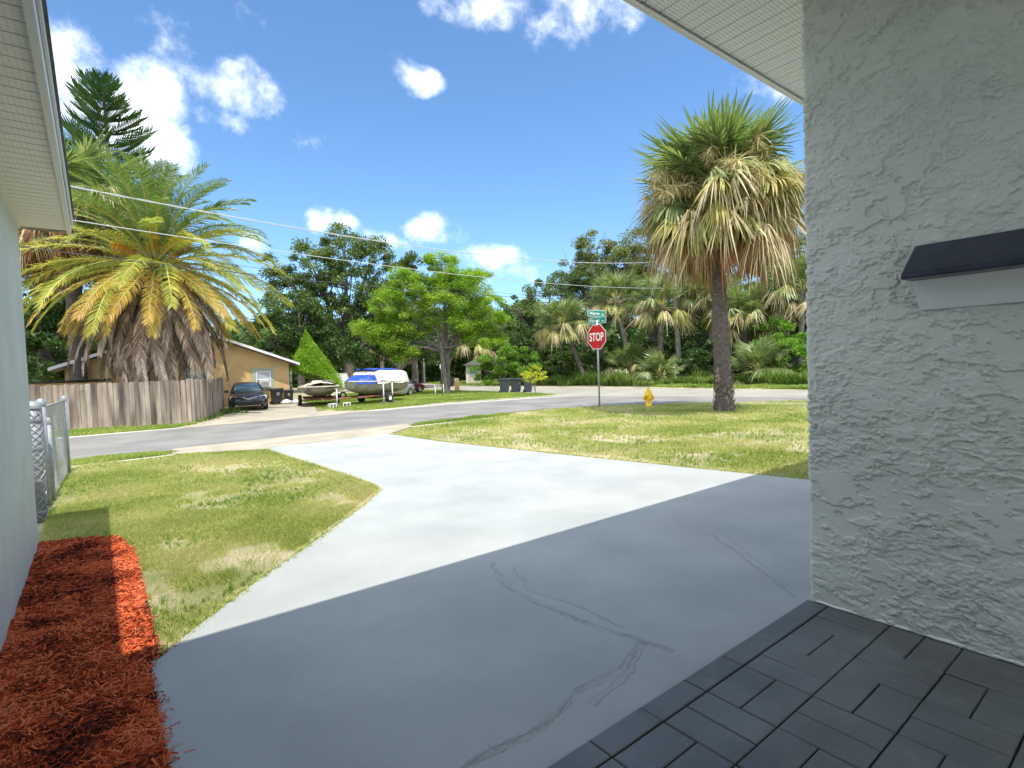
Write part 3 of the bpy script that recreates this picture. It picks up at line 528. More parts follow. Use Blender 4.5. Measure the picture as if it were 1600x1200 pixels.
# ================================================================== PALM BUILDING BLOCKS
def curve_out(elev, length, sag, n=9):
    """points (x outward, z up) of a stem that leaves at elev (degrees) and bends down by sag (radians in all)"""
    P = [(0., 0.)]; a = R(elev); Ts = []
    for i in range(n-1):
        t = i/(n-1); aa = a - sag*t**1.15; aa = max(aa, -1.52); Ts.append(aa); P.append((P[-1][0]+math.cos(aa)*length/(n-1), P[-1][1]+math.sin(aa)*length/(n-1)))
    Ts.append(Ts[-1]); return np.array(P), np.array(Ts)
def fan_mesh(name, elev, pet, rad, fold, droop, m, seed, nseg=42, spread=150, ragged=.12, wd=.032, pm=None):
    rr = np.random.default_rng(seed); mb = MB(); P, Ts = curve_out(elev, pet, .25 if elev > -20 else .1, 6)
    tube(mb, [(p[0], 0, p[1]) for p in P], np.linspace(.022,.012,6), 4, 1, False)
    o = np.array([P[-1][0], 0, P[-1][1]]); a = Ts[-1]; e1 = np.array([math.cos(a), 0, math.sin(a)]); e2 = np.array([0,1,0.]); e3 = np.cross(e1, e2)
    if e3[2] < 0: e3 = -e3
    # costa: the midrib carries on into the blade and arches down
    tw = rr.normal(0, .25)
    ang = np.linspace(-R(spread), R(spread), nseg)+rr.normal(0, .03, nseg)
    V = []; F = []
    for k, an in enumerate(ang):
        c, s = math.cos(an), math.sin(an); d = e1*c+e2*s*math.cos(fold)-e3*abs(s)*math.sin(fold)+e3*tw*s*.3; d /= np.linalg.norm(d)
        st = o+e1*.16*max(c, 0)*rad; ln = rad*(.80+.20*c)*(1+rr.normal(0, ragged)); w_ = wd*(.8+.3*rr.random()); side = np.cross(d, e3); side /= np.linalg.norm(side)+1e-9
        ts = (0, .30, .62, .84, 1.0); ws = (.12, 1., .85, .45, .03); dr = droop*(1+rr.normal(0, .30)); p = st.copy(); b0 = len(V); dd = d.copy(); pt = 0
        for t, q in zip(ts, ws):
            dd = d+np.array([0, 0, -1])*dr*max(0, t-.25)*2.1; dd /= np.linalg.norm(dd); p = p+dd*(t-pt)*ln; pt = t
            V += [p-side*w_*q, p+side*w_*q]
        F += [[b0+2*i, b0+2*i+1, b0+2*i+3, b0+2*i+2] for i in range(4)]
    mb.add(V, F); return mb.mesh(name, [m, pm or M['rachis']])
def date_mesh(name, elev, length, sag, m, seed, mr_, leaf=.42, nl=62, hang=.35, vee=.45, wd=.018):
    rr = np.random.default_rng(seed); mb = MB(); P, Ts = curve_out(elev, length, sag, 14)
    yb = np.cumsum(rr.normal(0, .012, 14)); P3 = np.column_stack([P[:,0], yb-yb[0], P[:,1]])
    tube(mb, [tuple(p) for p in P3], np.linspace(.045,.008,14), 4, 1, False)
    V = []; F = []; S = np.linspace(.12, 1, nl)
    for s in S:
        u = s*13; i = min(int(u), 12); f = u-i; p = P3[i]*(1-f)+P3[i+1]*f; a = Ts[i]; t = np.array([math.cos(a), 0, math.sin(a)]); up = np.array([-math.sin(a), 0, math.cos(a)])
        prof = (math.sin(math.pi*min(1, (s-.05)*.96))**.55)*.9+.12
        if s > .96: prof *= .8
        for sd in (-1, 1):
            ln = leaf*prof*rr.uniform(.82, 1.1); d = t*(.55+.5*s)+np.array([0, sd, 0])*1.0+up*vee*rr.uniform(.4, 1.4); d /= np.linalg.norm(d)
            side = np.cross(d, up); side = side/np.linalg.norm(side); side = side*.8+up*rr.normal(0, .5); b0 = len(V); q = p.copy(); pt = 0
            for tt, ww in ((0, .6), (.5, 1), (1, .08)):
                dd = d+np.array([0,0,-1.])*hang*tt*rr.uniform(.7, 1.4); dd /= np.linalg.norm(dd); q = q+dd*(tt-pt)*ln; pt = tt; V += [q-side*wd*ww, q+side*wd*ww]
            F += [[b0, b0+1, b0+3, b0+2], [b0+2, b0+3, b0+5, b0+4]]
    mb.add(V, F); return mb.mesh(name, [m, mr_])
def stalk_mesh(name, elev, length, sag, m, seed, n=26, tuft=.45, fat=.012):
    rr = np.random.default_rng(seed); mb = MB(); P, Ts = curve_out(elev, length, sag, 8); P3 = np.column_stack([P[:,0], P[:,0]*0, P[:,1]])
    tube(mb, [tuple(p) for p in P3], np.linspace(.016,.005,8), 4, 0, False); V = []; F = []
    for k in range(n):
        s = .35+.65*rr.random(); u = s*7; i = min(int(u), 6); p = P3[i]*(1-(u-i))+P3[i+1]*(u-i)
        for q in range(9):
            d = np.array([rr.normal(.5,.7), rr.normal(0,.8), rr.normal(-.2,.7)]); d /= np.linalg.norm(d); b0 = len(V); c = p.copy(); sd = np.cross(d, rr.normal(size=3)); sd /= np.linalg.norm(sd); L_ = tuft*rr.uniform(.4, 1)
            for t in range(4):
                V += [c-sd*fat*(1-t*.2), c+sd*fat*(1-t*.2)]; d = d+np.array([0,0,-.28]); d /= np.linalg.norm(d); c = c+d*L_/3
            F += [[b0+2*i, b0+2*i+1, b0+2*i+3, b0+2*i+2] for i in range(3)]
    mb.add(V, F); return mb.mesh(name, m)
def hang(name, me, root, z, az, r0=.12, scale=1., tilt=0):
    o = link(name, me, root, (math.cos(az)*r0, math.sin(az)*r0, z)); o.rotation_euler = (tilt, 0, az); o.scale = (scale,)*3; return o
# ================================================================== SHAGGY FAN PALM ON THE RIGHT LAWN
def palm_trunk(root, h, r, lean=(0,0), m=None, seed=0, boots=0.0):
    rr = np.random.default_rng(seed); mb = MB(); n = 34; k = 18; V = []
    for i in range(n):
        t = i/(n-1); z = h*t; rad = r*(1.12-.22*t+.18*math.exp(-t*h/.35))*(1+.035*math.sin(i*2.7)+.02*rr.normal())
        for j_ in range(k):
            a = 2*math.pi*j_/k; q = rad*(1+.03*rr.normal()); V.append((lean[0]*t**1.2+q*math.cos(a), lean[1]*t**1.2+q*math.sin(a), z))
    F = [[i*k+j_, i*k+(j_+1) % k, (i+1)*k+(j_+1) % k, (i+1)*k+j_] for i in range(n-1) for j_ in range(k)]
    mb.add(V, F); o = mb.obj('trunk', m or M['palmbark'], root, True)
    return o
cp = thing('cabbage_palm', 'tall shaggy fan palm with a hanging straw skirt on the right lawn by the hydrant', 'palm tree', (14.14, 8.42, 0))
tr = palm_trunk(cp, 5.6, .215, (-.10,.12), M['palmbark'], 3)
mb = MB(); rr = np.random.default_rng(5)
for k in range(190):       # broken leaf bases round the foot of the trunk, scars higher up
    z = rr.uniform(0, 1.25)**1.1 if k < 150 else rr.uniform(1.2, 4.2); a = rr.uniform(0, 6.283); rad = .222*(1.12-.22*z/5.6+.18*math.exp(-z/.35)); s = .055 if k < 150 else .028
    c = np.array([-.1*(z/5.6)**1.2+rad*math.cos(a), .12*(z/5.6)**1.2+rad*math.sin(a), z]); o_ = np.array([math.cos(a), math.sin(a), 0]); t_ = np.array([-math.sin(a), math.cos(a), 0]); u_ = np.array([0,0,1.])
    V = [c-t_*s, c+t_*s, c+t_*s*.45+u_*s*1.8+o_*s*.8, c-t_*s*.5+u_*s*1.6+o_*s*.7, c+u_*s*.6+o_*s*.15-o_*.0]
    mb.add(V, [[0,1,2,3]]); mb.F.append((np.array([[mb.n-5, mb.n-2, mb.n-1]], np.int32), 0))
stuff(mb.obj('leaf_base_scars', M['boot'], cp))
fg = [fan_mesh('fan_leaf', e, .92 if e > 62 else 1.30, 1.06, .5, .12, M['fan'], 20+i, 44) for i, e in enumerate((82, 66, 50, 34, 58, 74))]
fy = [fan_mesh('fan_leaf', e, 1.28, 1.12, .7, .75, M['fan'] if i in (0,1) else M['fanY'], 30+i, 44) for i, e in enumerate((22, 8, -6, 14, -18))]
fd = [fan_mesh('dead_fan_leaf', e, 1.40, 1.12, .85, 1.3, M['fanD'], 40+i, 60, 150, .3, .015, M['rachisd']) for i, e in enumerate((22, 10, -2, -14, -26))]
fr_ = [fan_mesh('dead_fan_leaf', e, 1.36, 1.02, .95, 1.9, M['fanR'], 50+i, 60, 140, .32, .014, M['rachisd']) for i, e in enumerate((-12, -24, -36, -48))]
def fill(root, meshes, n, z0, z1, nm, seed, s0=.9, s1=1.1, r0=.15, az0=0, az1=2*math.pi):
    rr = np.random.default_rng(seed)
    for k in range(n):
        az = az0+(az1-az0)*((k*.618034) % 1)+rr.normal(0, .12); t = rr.random(); hang(nm, meshes[k % len(meshes)], root, z0+(z1-z0)*t, az, r0, rr.uniform(s0, s1), rr.normal(0, .18))
CO = cp
fill(CO, fg[:1]+fg[5:6], 8, 6.0, 6.3, 'frond', 1, 1.0, 1.2)
fill(CO, [fg[1], fg[4], fg[2]], 26, 5.85, 6.15, 'frond', 2, .98, 1.12)
fill(CO, [fg[3], fg[2], fy[0], fy[3]], 26, 5.8, 6.2, 'frond', 3)
fill(CO, [fy[1], fy[2], fy[4], fy[3]], 40, 5.65, 6.05, 'frond', 4)
fill(CO, fd, 54, 5.3, 5.7, 'dead_frond', 5, .9, 1.15)
fill(CO, fr_, 34, 5.35, 5.65, 'dead_frond', 6, .8, 1.0)
st_ = [stalk_mesh('flower_stalk', e, L_, .8, M['flower'], 60+i, 30, .42) for i, (e, L_) in enumerate(((46, 1.5), (28, 1.7), (12, 1.9)))]
fill(CO, st_, 38, 5.9, 6.25, 'flower_stalk', 7, 1.0, 1.3)
# ================================================================== DATE PALM BEHIND THE FENCE
dp = thing('date_palm', 'huge date palm with green top, golden fronds and a dead brown skirt behind the fence', 'palm tree', (1.95, 24.0, 0))
palm_trunk(dp, 5.6, .42, (0,0), M['palmbark'], 8)
dG = [date_mesh('date_frond', e, L_, s, M['dateG'], 70+i, M['rachis'], .50, 80, .3) for i, (e, L_, s) in enumerate(((88,3.5,.25),(78,3.9,.75),(66,4.2,1.15),(54,4.3,1.35),(44,4.4,1.4),(72,3.7,.95)))]
dY = [date_mesh('date_frond', e, L_, s, M['dateY'], 80+i, M['rachis'], .52, 78, .5) for i, (e, L_, s) in enumerate(((34,4.5,1.15),(22,4.6,1.1),(10,4.6,1.15),(0,4.5,1.1),(-12,4.4,1.0)))]
dO = [date_mesh('date_frond', e, L_, s, M['dateO'], 90+i, M['rachis'], .50, 64, .6) for i, (e, L_, s) in enumerate(((-18,3.8,.85),(-28,3.6,.75),(-8,4.2,1.0)))]
dB = [date_mesh('dead_date_frond', e, L_, s, M['dateB'], 100+i, M['rachisd'], .46, 64, 1.3, .1, .024) for i, (e, L_, s) in enumerate(((-30,4.2,1.0),(-42,4.3,.9),(-54,4.3,.75),(-64,4.3,.6),(-74,4.2,.4)))]
fill(dp, [dG[0], dG[1], dG[5]], 18, 6.0, 6.2, 'frond', 11, .92, 1.08, .12)
fill(dp, dG[2:5], 26, 5.8, 6.1, 'frond', 12, .92, 1.06, .25)
fill(dp, [dY[0], dG[4], dY[1]], 19, 5.7, 5.9, 'frond', 13, .92, 1.05, .35)
fill(dp, [dY[2], dY[3], dY[4]], 26, 5.5, 5.8, 'frond', 14, .92, 1.05, .4)
fill(dp, dO, 30, 5.3, 5.6, 'frond', 15, .92, 1.03, .42)
fill(dp, dB, 86, 4.7, 5.5, 'dead_frond', 16, .72, 1.06, .42)
of = [stalk_mesh('fruit_stalk', e, 1.5, .9, M['orangefl'], 110+i, 34, .40, .016) for i, e in enumerate((60, 38, 18))]
fill(dp, of, 7, 5.8, 6.0, 'fruit_stalk', 17, .7, .9, .3)
# ================================================================== OTHER FAN PALMS
def fan_palm(label, base, h, lean, r=.16, scale=1., seed=0, dense=1., skirt=1., green=M['fan'], group=None):
    rr = np.random.default_rng(seed); root = thing('cabbage_palm', label, 'palm tree', base, 0, group)
    palm_trunk(root, h, r, lean, M['palmbark'] if seed % 2 else M['barkpale'], seed); top = Vector((lean[0], lean[1], h))
    def put(ms, n, dz, nm):
        for k in range(n):
            az = 2*math.pi*((k*.618034+seed*.13) % 1)+rr.normal(0, .15)
            o = link(nm, ms[k % len(ms)], root, (top.x+math.cos(az)*.1, top.y+math.sin(az)*.1, top.z+dz+rr.uniform(-.12,.12))); o.rotation_euler = (rr.normal(0,.2), 0, az); o.scale = (scale*rr.uniform(.85,1.12),)*3
    put([fg[0], fg[1], fg[5]], int(8*dense), .1, 'frond'); put([fg[2], fg[3], fg[4]], int(12*dense), .0, 'frond'); put(fy, int(14*dense), -.15, 'frond')
    if skirt: put(fd, int(16*skirt), -.3, 'dead_frond'); 
    if skirt > 1: put(fr_, int(12*skirt), -.6, 'dead_frond')
    return root
fan_palm('old cabbage palm with thick dead thatch between the left roof and the date palm', (-.55,28.5,0), 8.6, (0,0), .28, 1.35, 21, 1.3, 3.2)
fan_palm('leaning fan palm with a forked pale trunk behind the street name signs', (27.8,27.35,0), 4.55, (-1.1,1.0), .17, .95, 31, 1.2, .7)
fan_palm('fan palm just right of the stop sign with a curved trunk and straw skirt', (30.8,25.5,0), 6.1, (-.7,.8), .17, 1.05, 32, 1.1, .7)
fan_palm('fan palm with a straight reddish trunk left of the wooden utility pole', (30.43,22.76,0), 5.3, (.05,-.05), .19, 1.05, 33, 1.2, .7)
fan_palm('fan palm partly hidden behind the trunk of the shaggy palm', (33.4,20.6,0), 5.4, (0,.2), .17, 1.1, 34, 1.2, .6)
fan_palm('low spreading fan palm right of the shaggy palm trunk at the wood edge', (33.0,18.2,0), 4.1, (.2,0), .17, 1.15, 35, 1.2, .7)
fan_palm('fan palm at the wood edge close to the grey wall corner', (34.5,15.4,0), 5.6, (0,-.2), .17, 1.2, 36, 1.2, .8)
fan_palm('short trunkless palmetto under the fan palm right of the stop sign', (29.3,24.6,0), 1.3, (0,0), .15, .85, 37, 1.0, .6)
fan_palm('bushy palmetto low down beside the grey wall corner across the road', (29.6,15.6,0), .9, (0,0), .15, .9, 38, 1.0, 0)
fan_palm('small palmetto in the undergrowth behind the hydrant', (29.0,21.6,0), .6, (0,0), .14, .8, 41, .8, 0)
fan_palm('pale distant fan palm seen through the feathery tree beside its trunk', (27.6,51.0,0), 5.2, (0,0), .2, 1.5, 39, 1.0, .8)
fan_palm('distant fan palm above the far house right of the feathery tree', (33.2,49.0,0), 4.6, (0,0), .2, 1.5, 40, 1.0, .8)
fan_palm('distant fan palm behind the covered boat left of the feathery tree', (23.6,52.5,0), 4.8, (0,0), .2, 1.4, 42, 1.0, .6)
# ================================================================== BROADLEAF TREES
def limb(mb, a, b, r0, r1, rr, n=7, wob=.06, k=7):
    a = np.array(a, float); b = np.array(b, float); L_ = np.linalg.norm(b-a); P = []
    off = np.cumsum(rr.normal(0, wob*L_/n, (n, 3)), axis=0); t = np.linspace(0, 1, n)[:,None]; off = off-t*off[-1]-(1-t)*off[0]
    P = a+(b-a)*t+off; tube(mb, [tuple(p) for p in P], list(np.linspace(r0, r1, n)), k, 0, False); return P
def tree(name, label, cat, base, lobes, nclump, nleaf, lsize, lm, bm, r=.25, fork=.35, seed=0, crad=.55, flat=.15, asp=.5, group=None, trunks=1, bare=0, shell=.6, twigs=.5, droop=0):
    """lobes: (x, y, z, rx, ry, rz) relative to the base; leaf clumps gather near the surface of the lobes, twigs lead to them"""
    rr = np.random.default_rng(seed); root = thing(name, label, cat, base, 0, group)
    vol = np.array([l[3]*l[4]*l[5] for l in lobes])**.8; vol /= vol.sum(); C0 = []; own = []
    for li, l in enumerate(lobes):
        m = max(3, int(nclump*vol[li])); d = rr.normal(size=(m, 3)); d /= np.linalg.norm(d, axis=1, keepdims=True); q = rr.random((m, 1))**(1/3.)*(1-shell)+shell*rr.uniform(.75, 1.08, (m, 1))
        C0.append(np.array(l[:3])+d*q*np.array(l[3:6])); own += [li]*m
    C0 = np.concatenate(C0); own = np.array(own); ok = C0[:, 2] > .2; C0, own = C0[ok], own[ok]; nc = len(C0)
    mb = MB(); idx = rr.integers(0, nc, nleaf); cr = crad*rr.uniform(.5, 1.35, nc); o = rr.normal(size=(nleaf, 3)); o /= np.linalg.norm(o, axis=1, keepdims=True)
    P = C0[idx]+o*(rr.random((nleaf, 1))**.5)*cr[idx][:,None]*np.array([1, 1, .62]); P = P[P[:,2] > .05]; leaves(mb, P, lsize, rr, asp, flat, 0, droop); mb.obj('crown', lm, root)
    mb = MB(); top = np.mean([l[:3] for l in lobes], axis=0); H = max(l[2]+l[5] for l in lobes)
    for tk in range(trunks):
        b0 = np.array([rr.normal(0, .22)*(trunks > 1), rr.normal(0, .22)*(trunks > 1), -.05]); f = np.array([top[0]*.25+rr.normal(0,.15), top[1]*.25+rr.normal(0,.15), H*fork*rr.uniform(.85,1.15)])
        limb(mb, b0, f, r*1.25, r*.85, rr, 8, .05, 10)
        for li, l in enumerate(lobes):
            if trunks > 1 and li % trunks != tk: continue
            c = np.array(l[:3]); Q = limb(mb, f-np.array([0,0,rr.uniform(0,.3)*H*fork]), c, r*.6, r*.16, rr, 9, .16, 7)
            for ci in np.where(own == li)[0]:
                if rr.random() < twigs: s = Q[rr.integers(3, 9)]; limb(mb, s, C0[ci], r*.14, r*.03, rr, 4, .12, 4)
    for k in range(bare):
        l = lobes[rr.integers(len(lobes))]; c = np.array(l[:3]); d = rr.normal(size=3); d[2] = abs(d[2]); d /= np.linalg.norm(d); Q = limb(mb, c, c+d*np.array(l[3:6])*1.15, r*.12, r*.02, rr, 6, .2, 4)
    mb.obj('trunk', bm, root, True); return root
tree('oak_tree', 'big dark oak with airy crown rising behind the boats, its top over the wires', 'tree', (17.3,45,0),
     [(-.2,0,12.0,2.0,1.8,1.9),(-2.6,.6,10.2,2.3,2,2.2),(2.0,-.8,11.4,1.9,1.7,1.9),(-4.4,1.1,8.2,2.2,2,2.1),(0,0,8.6,2.8,2.4,2.0),(4.0,-1.6,9.8,1.7,1.5,1.5),(3.0,-1.2,7.4,2.1,2,1.8),(-4.2,1,5.2,2.6,2.2,2.2),(-.8,.2,5.6,2.6,2.2,2),(5.2,-2.2,10.9,1.1,1,1.0),(-5.4,1.4,10.4,1.1,1,1)],
     330, 52000, .20, M['oak'], M['bark'], .42, .3, 3, .72, .1, .55, None, 1, 26)
tree('oak_tree', 'olive green tree with some bare grey twigs just right of the big dark oak', 'tree', (21.6,41.5,0), [(.2,0,8.2,2.0,1.8,1.5),(-1.6,.5,6.6,1.8,1.6,1.6),(1.8,-.8,6.2,2,1.8,1.6),(0,0,4.4,2.6,2,1.6)], 120, 17000, .18, M['oak2'], M['barkpale'], .26, .35, 4, .6, .1, .5, None, 1, 40)
tree('feathery_tree', 'light green feathery leaved tree with several grey trunks on the boat lawn', 'tree', (16.2,27.3,0),
     [(.6,-.3,6.9,1.1,1.1,1.0),(-.9,.6,6.0,1.4,1.3,1.0),(1.6,-1.2,6.2,1.2,1.1,1.1),(-2.6,1.6,5.2,1.3,1.2,.9),(.4,-.2,5.3,1.8,1.6,.9),(2.0,-1.6,4.7,1.2,1.1,1.1),(-3.2,2.1,3.9,1.3,1.1,.9),(-1.6,1.0,4.1,1.5,1.3,.9),(1.2,-1,4.0,1.5,1.3,.8),(-2.2,1.4,2.7,1.3,1.0,.7),(1.8,-1.5,3.2,1.1,1.0,.7),(0,0,7.6,.9,.9,.7),(-1.8,1.2,6.6,1,1,.7),(-2.4,1.6,3.4,1.4,1.2,.9),(.8,-.6,6.2,1.3,1.2,.8)],
     340, 120000, .13, M['feather'], M['bark'], .135, .33, 5, .50, .55, .34, None, 3, 10, .35, .55)
tree('oak_tree', 'dark rounded oak left of the street name signs behind the leaning palm', 'tree', (33.5,37.3,0), [(0,0,8.0,2.6,2.2,1.6),(-2.2,1.8,6.6,1.9,1.7,1.6),(2.2,-1.6,8.4,2,1.8,1.7),(-.4,.2,5.4,3,2.4,1.9),(-2.6,2.2,4.0,2,1.8,1.6),(2.4,-1.8,5.6,2.2,2,1.9),(1,0,3,3,2.4,1.6)], 200, 36000, .19, M['oak'], M['bark'], .34, .3, 6, .68, .1, .55, None, 1, 14)
tree('oak_tree', 'tall olive oak topping the woods right above the street name signs', 'tree', (37.6,35,0), [(0,0,12.2,2.1,1.9,1.7),(-2.0,1.6,10.6,1.6,1.5,1.5),(1.7,-1.4,11.4,1.8,1.6,1.6),(0,0,9.4,2.8,2.4,1.8),(2.8,-2.2,9.2,2,1.9,1.9),(-1.4,1,7.4,2.2,2,1.7),(1.5,-1.2,6.4,2.8,2.4,2)], 220, 40000, .19, M['oak2'], M['bark'], .36, .35, 7, .66, .1, .5, None, 1, 24)
tree('oak_tree', 'tall olive oak behind the left fringe of the shaggy palm crown', 'tree', (39.5,30.5,0), [(0,0,12.2,2.0,1.9,1.6),(-1.2,1,10.2,2,1.9,1.8),(2,-1.8,10,2.2,2,2),(0,0,7.6,3,2.6,2.2),(2.2,-2,6.6,2.6,2.4,2.2)], 170, 30000, .20, M['oak2'], M['bark'], .36, .35, 8, .7, .1, .5, None, 1, 14)
for i, (lb, b, lob, m_, sd) in enumerate([
    ('dark tree behind the wooden utility pole under the palm skirt', (39.5,25.0,0), [(0,0,7.2,2.6,2.4,1.8),(-1,2,5,2.6,2.4,2),(1.5,-1.8,6.4,2.4,2.2,1.9),(0,0,3,3.2,2.8,2)], 'darkleaf', 9),
    ('dark wood edge tree right of the shaggy palm trunk', (39.0,19.8,0), [(0,0,7.6,2.6,2.4,1.9),(-1,1.6,5.4,2.4,2.4,2),(1,-2,6.6,2.4,2.4,2),(0,0,3.2,3,3,2.2)], 'darkleaf', 10),
    ('dark wood edge tree meeting the grey wall corner', (38.2,15.2,0), [(0,0,8.4,2.6,2.6,2.1),(0,1.6,5.8,2.4,2.2,2),(0,-2,7,2.6,2.4,2.1),(0,0,3.4,2.8,3,2.4)], 'oak', 11),
    ('tree of the same wood hidden behind the grey wall, only its fringe showing', (38.5,10.6,0), [(0,0,8.8,2.8,2.6,2.2),(0,1.6,5.8,2.4,2.6,2.4),(0,-2,6.4,2.6,2.6,2.2)], 'oak', 12),
    ('dark tree filling the gap left of the big date palm behind the fence', (-2.2,35.5,0), [(0,0,6.2,1.8,1.8,1.7),(1.0,0,4.2,2,2,1.7),(-1.4,.6,4.4,2,2,2),(.6,0,2.6,2.4,2.2,1.6)], 'darkleaf', 13),
    ('dark tree behind the date palm thatch beside the pale wall', (1.4,37.5,0), [(0,0,7.8,2.0,2,2.2),(1.0,0,5.2,2.4,2,2),(-1.4,0,9.6,1.6,1.6,1.8),(0,0,3,2.4,2,1.8)], 'oak', 14),
    ('dark leafy tree behind the yellow house and clipped cone', (12.6,43,0), [(0,0,5.8,2.2,2,1.9),(-2,.6,4.2,2,1.8,1.9),(1.6,0,3.6,2.2,2,1.8)], 'darkleaf', 15),
    ('dark shade tree behind the camper and blue tarped boat', (19.0,39.0,0), [(0,0,4.4,2.2,1.8,1.8),(2.4,-1,3.8,2,1.8,1.8),(-2.2,1,3.6,2,1.8,1.8)], 'darkleaf', 16)]):
    tree('broadleaf_tree', lb, 'tree', b, lob, 120, 22000, .21, M[m_], M['bark'], .26, .3, sd, .75, .1, .55)
tree('flowering_bush', 'rounded bright green bush behind the dark wheelie bins across the street', 'bush', (25.5,34.4,0), [(0,0,2.1,1.8,1.6,1.6),(1.4,-1.2,1.7,1.3,1.2,1.3),(-.9,.8,1.2,1.1,1,1.1)], 90, 22000, .13, M['bright'], M['bark'], .10, .25, 17, .42, .1, .55, None, 2)
tree('dark_bush', 'dark dull bush between the round bright bush and the leaning palm', 'bush', (28.9,34.0,0), [(0,0,3.4,1.8,1.6,1.6),(.8,-1,1.6,1.8,1.6,1.5),(1.8,-1.8,2.4,1.4,1.4,1.6)], 80, 16000, .17, M['darkleaf'], M['bark'], .12, .25, 18, .5, .1, .55)
tree('sapling', 'small yellow-green sapling standing just right of the wheelie bins', 'small tree', (18.75,22.3,0), [(0,0,1.18,.42,.42,.30),(-.3,.22,.95,.32,.3,.26),(.32,-.22,.92,.34,.3,.26),(0,0,.75,.4,.4,.2)], 46, 1500, .085, M['yellowleaf'], M['barkpale'], .022, .35, 19, .16, .2, .6, None, 2)
tree('leafy_bush', 'sunlit leafy bush at the wood edge low beside the grey wall corner', 'bush', (31.2,14.2,0), [(0,0,1.6,1.4,1.5,1.4),(.6,1.6,2.6,1.3,1.3,1.2),(-.6,-1.2,1.2,1.1,1.2,1)], 70, 14000, .15, M['bright'], M['bark'], .08, .25, 20, .4, .1, .6)
tree('leafy_bush', 'dark green bush right behind the shaggy palm trunk', 'bush', (31.8,18.9,0), [(0,0,1.5,1.6,1.5,1.3),(-.5,1.6,1.1,1.2,1.2,1.0)], 60, 12000, .16, M['darkleaf'], M['bark'], .08, .25, 22, .45, .1, .6)
tree('leafy_bush', 'dark undergrowth bush left of the reddish palm trunk', 'bush', (31.6,24.6,0), [(0,0,1.5,1.6,1.8,1.4),(.5,2.0,1.9,1.5,1.6,1.6)], 60, 12000, .16, M['darkleaf'], M['bark'], .08, .25, 23, .45, .1, .6)
tree('leafy_bush', 'dark undergrowth bush below the leaning palm left of the sign post', 'bush', (29.6,29.2,0), [(0,0,1.3,1.6,1.8,1.2),(-.3,2.6,1.1,1.5,1.6,1.1)], 60, 12000, .16, M['darkleaf'], M['bark'], .08, .25, 24, .45, .1, .6)
# clipped cone tree beside the yellow house
ct = thing('clipped_tree', 'bright green tree clipped to a lopsided cone beside the yellow house', 'tree', (9.35,29.2,0))
rr = np.random.default_rng(33); nL = 26000; u_ = rr.random(nL); A = rr.uniform(0, 6.283, nL)
zb, zt = 1.15, 3.80; t = 1-np.sqrt(rr.random(nL)); rad = (1-t)*1.28*(.86+.32*noise2(A*1.6+40, t*3+9, .6, 91))*(1+.05*np.sin(A*5)+.09*rr.normal(size=nL)); shellr = rr.random(nL)**.22
X = -.25*(1-t)*0+rad*shellr*np.cos(A)+.10*(1-t)+(t*-.50); Yy = rad*shellr*np.sin(A)-.1; Zc = zb+(zt-zb)*t-.55*(1-t)*np.cos(A)+rr.normal(0,.03,nL)
mb = MB(); leaves(mb, np.column_stack([X, Yy, Zc]), .075, rr, .5, .1); mb.obj('crown', M['topiary'], ct)
mb = MB()
for k in range(9):
    a = k*.7; limb(mb, (.15*math.cos(a), .12*math.sin(a), 0), (.55*math.cos(a)*rr.uniform(.5,1.3), .5*math.sin(a), rr.uniform(1.2,2.0)), .045, .02, rr, 6, .12, 6)
mb.obj('trunk', M['barkpale'], ct, True)
# Norfolk pine
npn = thing('norfolk_pine', 'tall dark conifer with tiers of upswept branches rising above the date palm', 'conifer', (1.0,36,0)); rr = np.random.default_rng(44)
mb = MB(); tube(mb, [(0,0,0),(0.05,0,6),(.1,0,12),(.05,0,17.3)], [.3,.24,.14,.03], 8); mb.obj('trunk', M['bark'], npn, True)
mb = MB(); V = []; F = []; BR = MB()
z = 7.2
while z < 17.4:
    L_ = 2.5*min(1, (17.9-z)/6.0)**.8+.10; nb = 5
    for k in range(nb):
        a = 2*math.pi*(k+rr.random()*.5)/nb+z*1.3; Lb = L_*rr.uniform(.8,1.15); n = 9; dirh = np.array([math.cos(a), math.sin(a)]); rise = .30+.5*max(0, (z-13)/5)
        ts = np.linspace(0, 1, n); P = np.column_stack([dirh[0]*Lb*ts, dirh[1]*Lb*ts, z+Lb*(rise*ts**1.7+.02*ts)]); tube(BR, [tuple(p) for p in P], list(np.linspace(.05,.012,n)), 4, 0, False)
        m = int(8+6*Lb); side = np.array([-dirh[1], dirh[0], 0])
        for q in range(m):
            t = .15+.85*(q+.5)/m; p = np.array([dirh[0]*Lb*t, dirh[1]*Lb*t, z+Lb*(rise*t**1.7+.02*t)])
            for sd in (-1, 1):
                l2 = (.30+.55*math.sin(math.pi*min(1, t*.85)))*min(1, Lb/1.3)*rr.uniform(.7,1.15); d = side*sd*.85+np.array([*dirh, 0])*.65+np.array([0,0,.30+.25*t])
                d /= np.linalg.norm(d); c = p.copy(); up = np.array([0,0,1.]); w1 = np.cross(d, up); w1 /= np.linalg.norm(w1)
                for w_ in (w1, np.cross(w1, d)):
                    b0 = len(V); hw = .030
                    V += [c-w_*hw*.5, c+w_*hw*.5, c+d*l2*.55+w_*hw+up*.03, c+d*l2*.55-w_*hw+up*.03, c+d*l2+up*.14*l2, ]
                    F += [[b0, b0+1, b0+2, b0+3]]; 
                    V += [c+d*l2*.55-w_*hw+up*.03, c+d*l2*.55+w_*hw+up*.03, c+d*l2+up*.16+w_*.01, c+d*l2+up*.16-w_*.01]; F += [[b0+5, b0+6, b0+7, b0+8]]
    z += .62 if z < 15.5 else .46
BR.obj('branch', M['bark'], npn); mb.add(V, F); mb.obj('crown', M['pine'], npn)
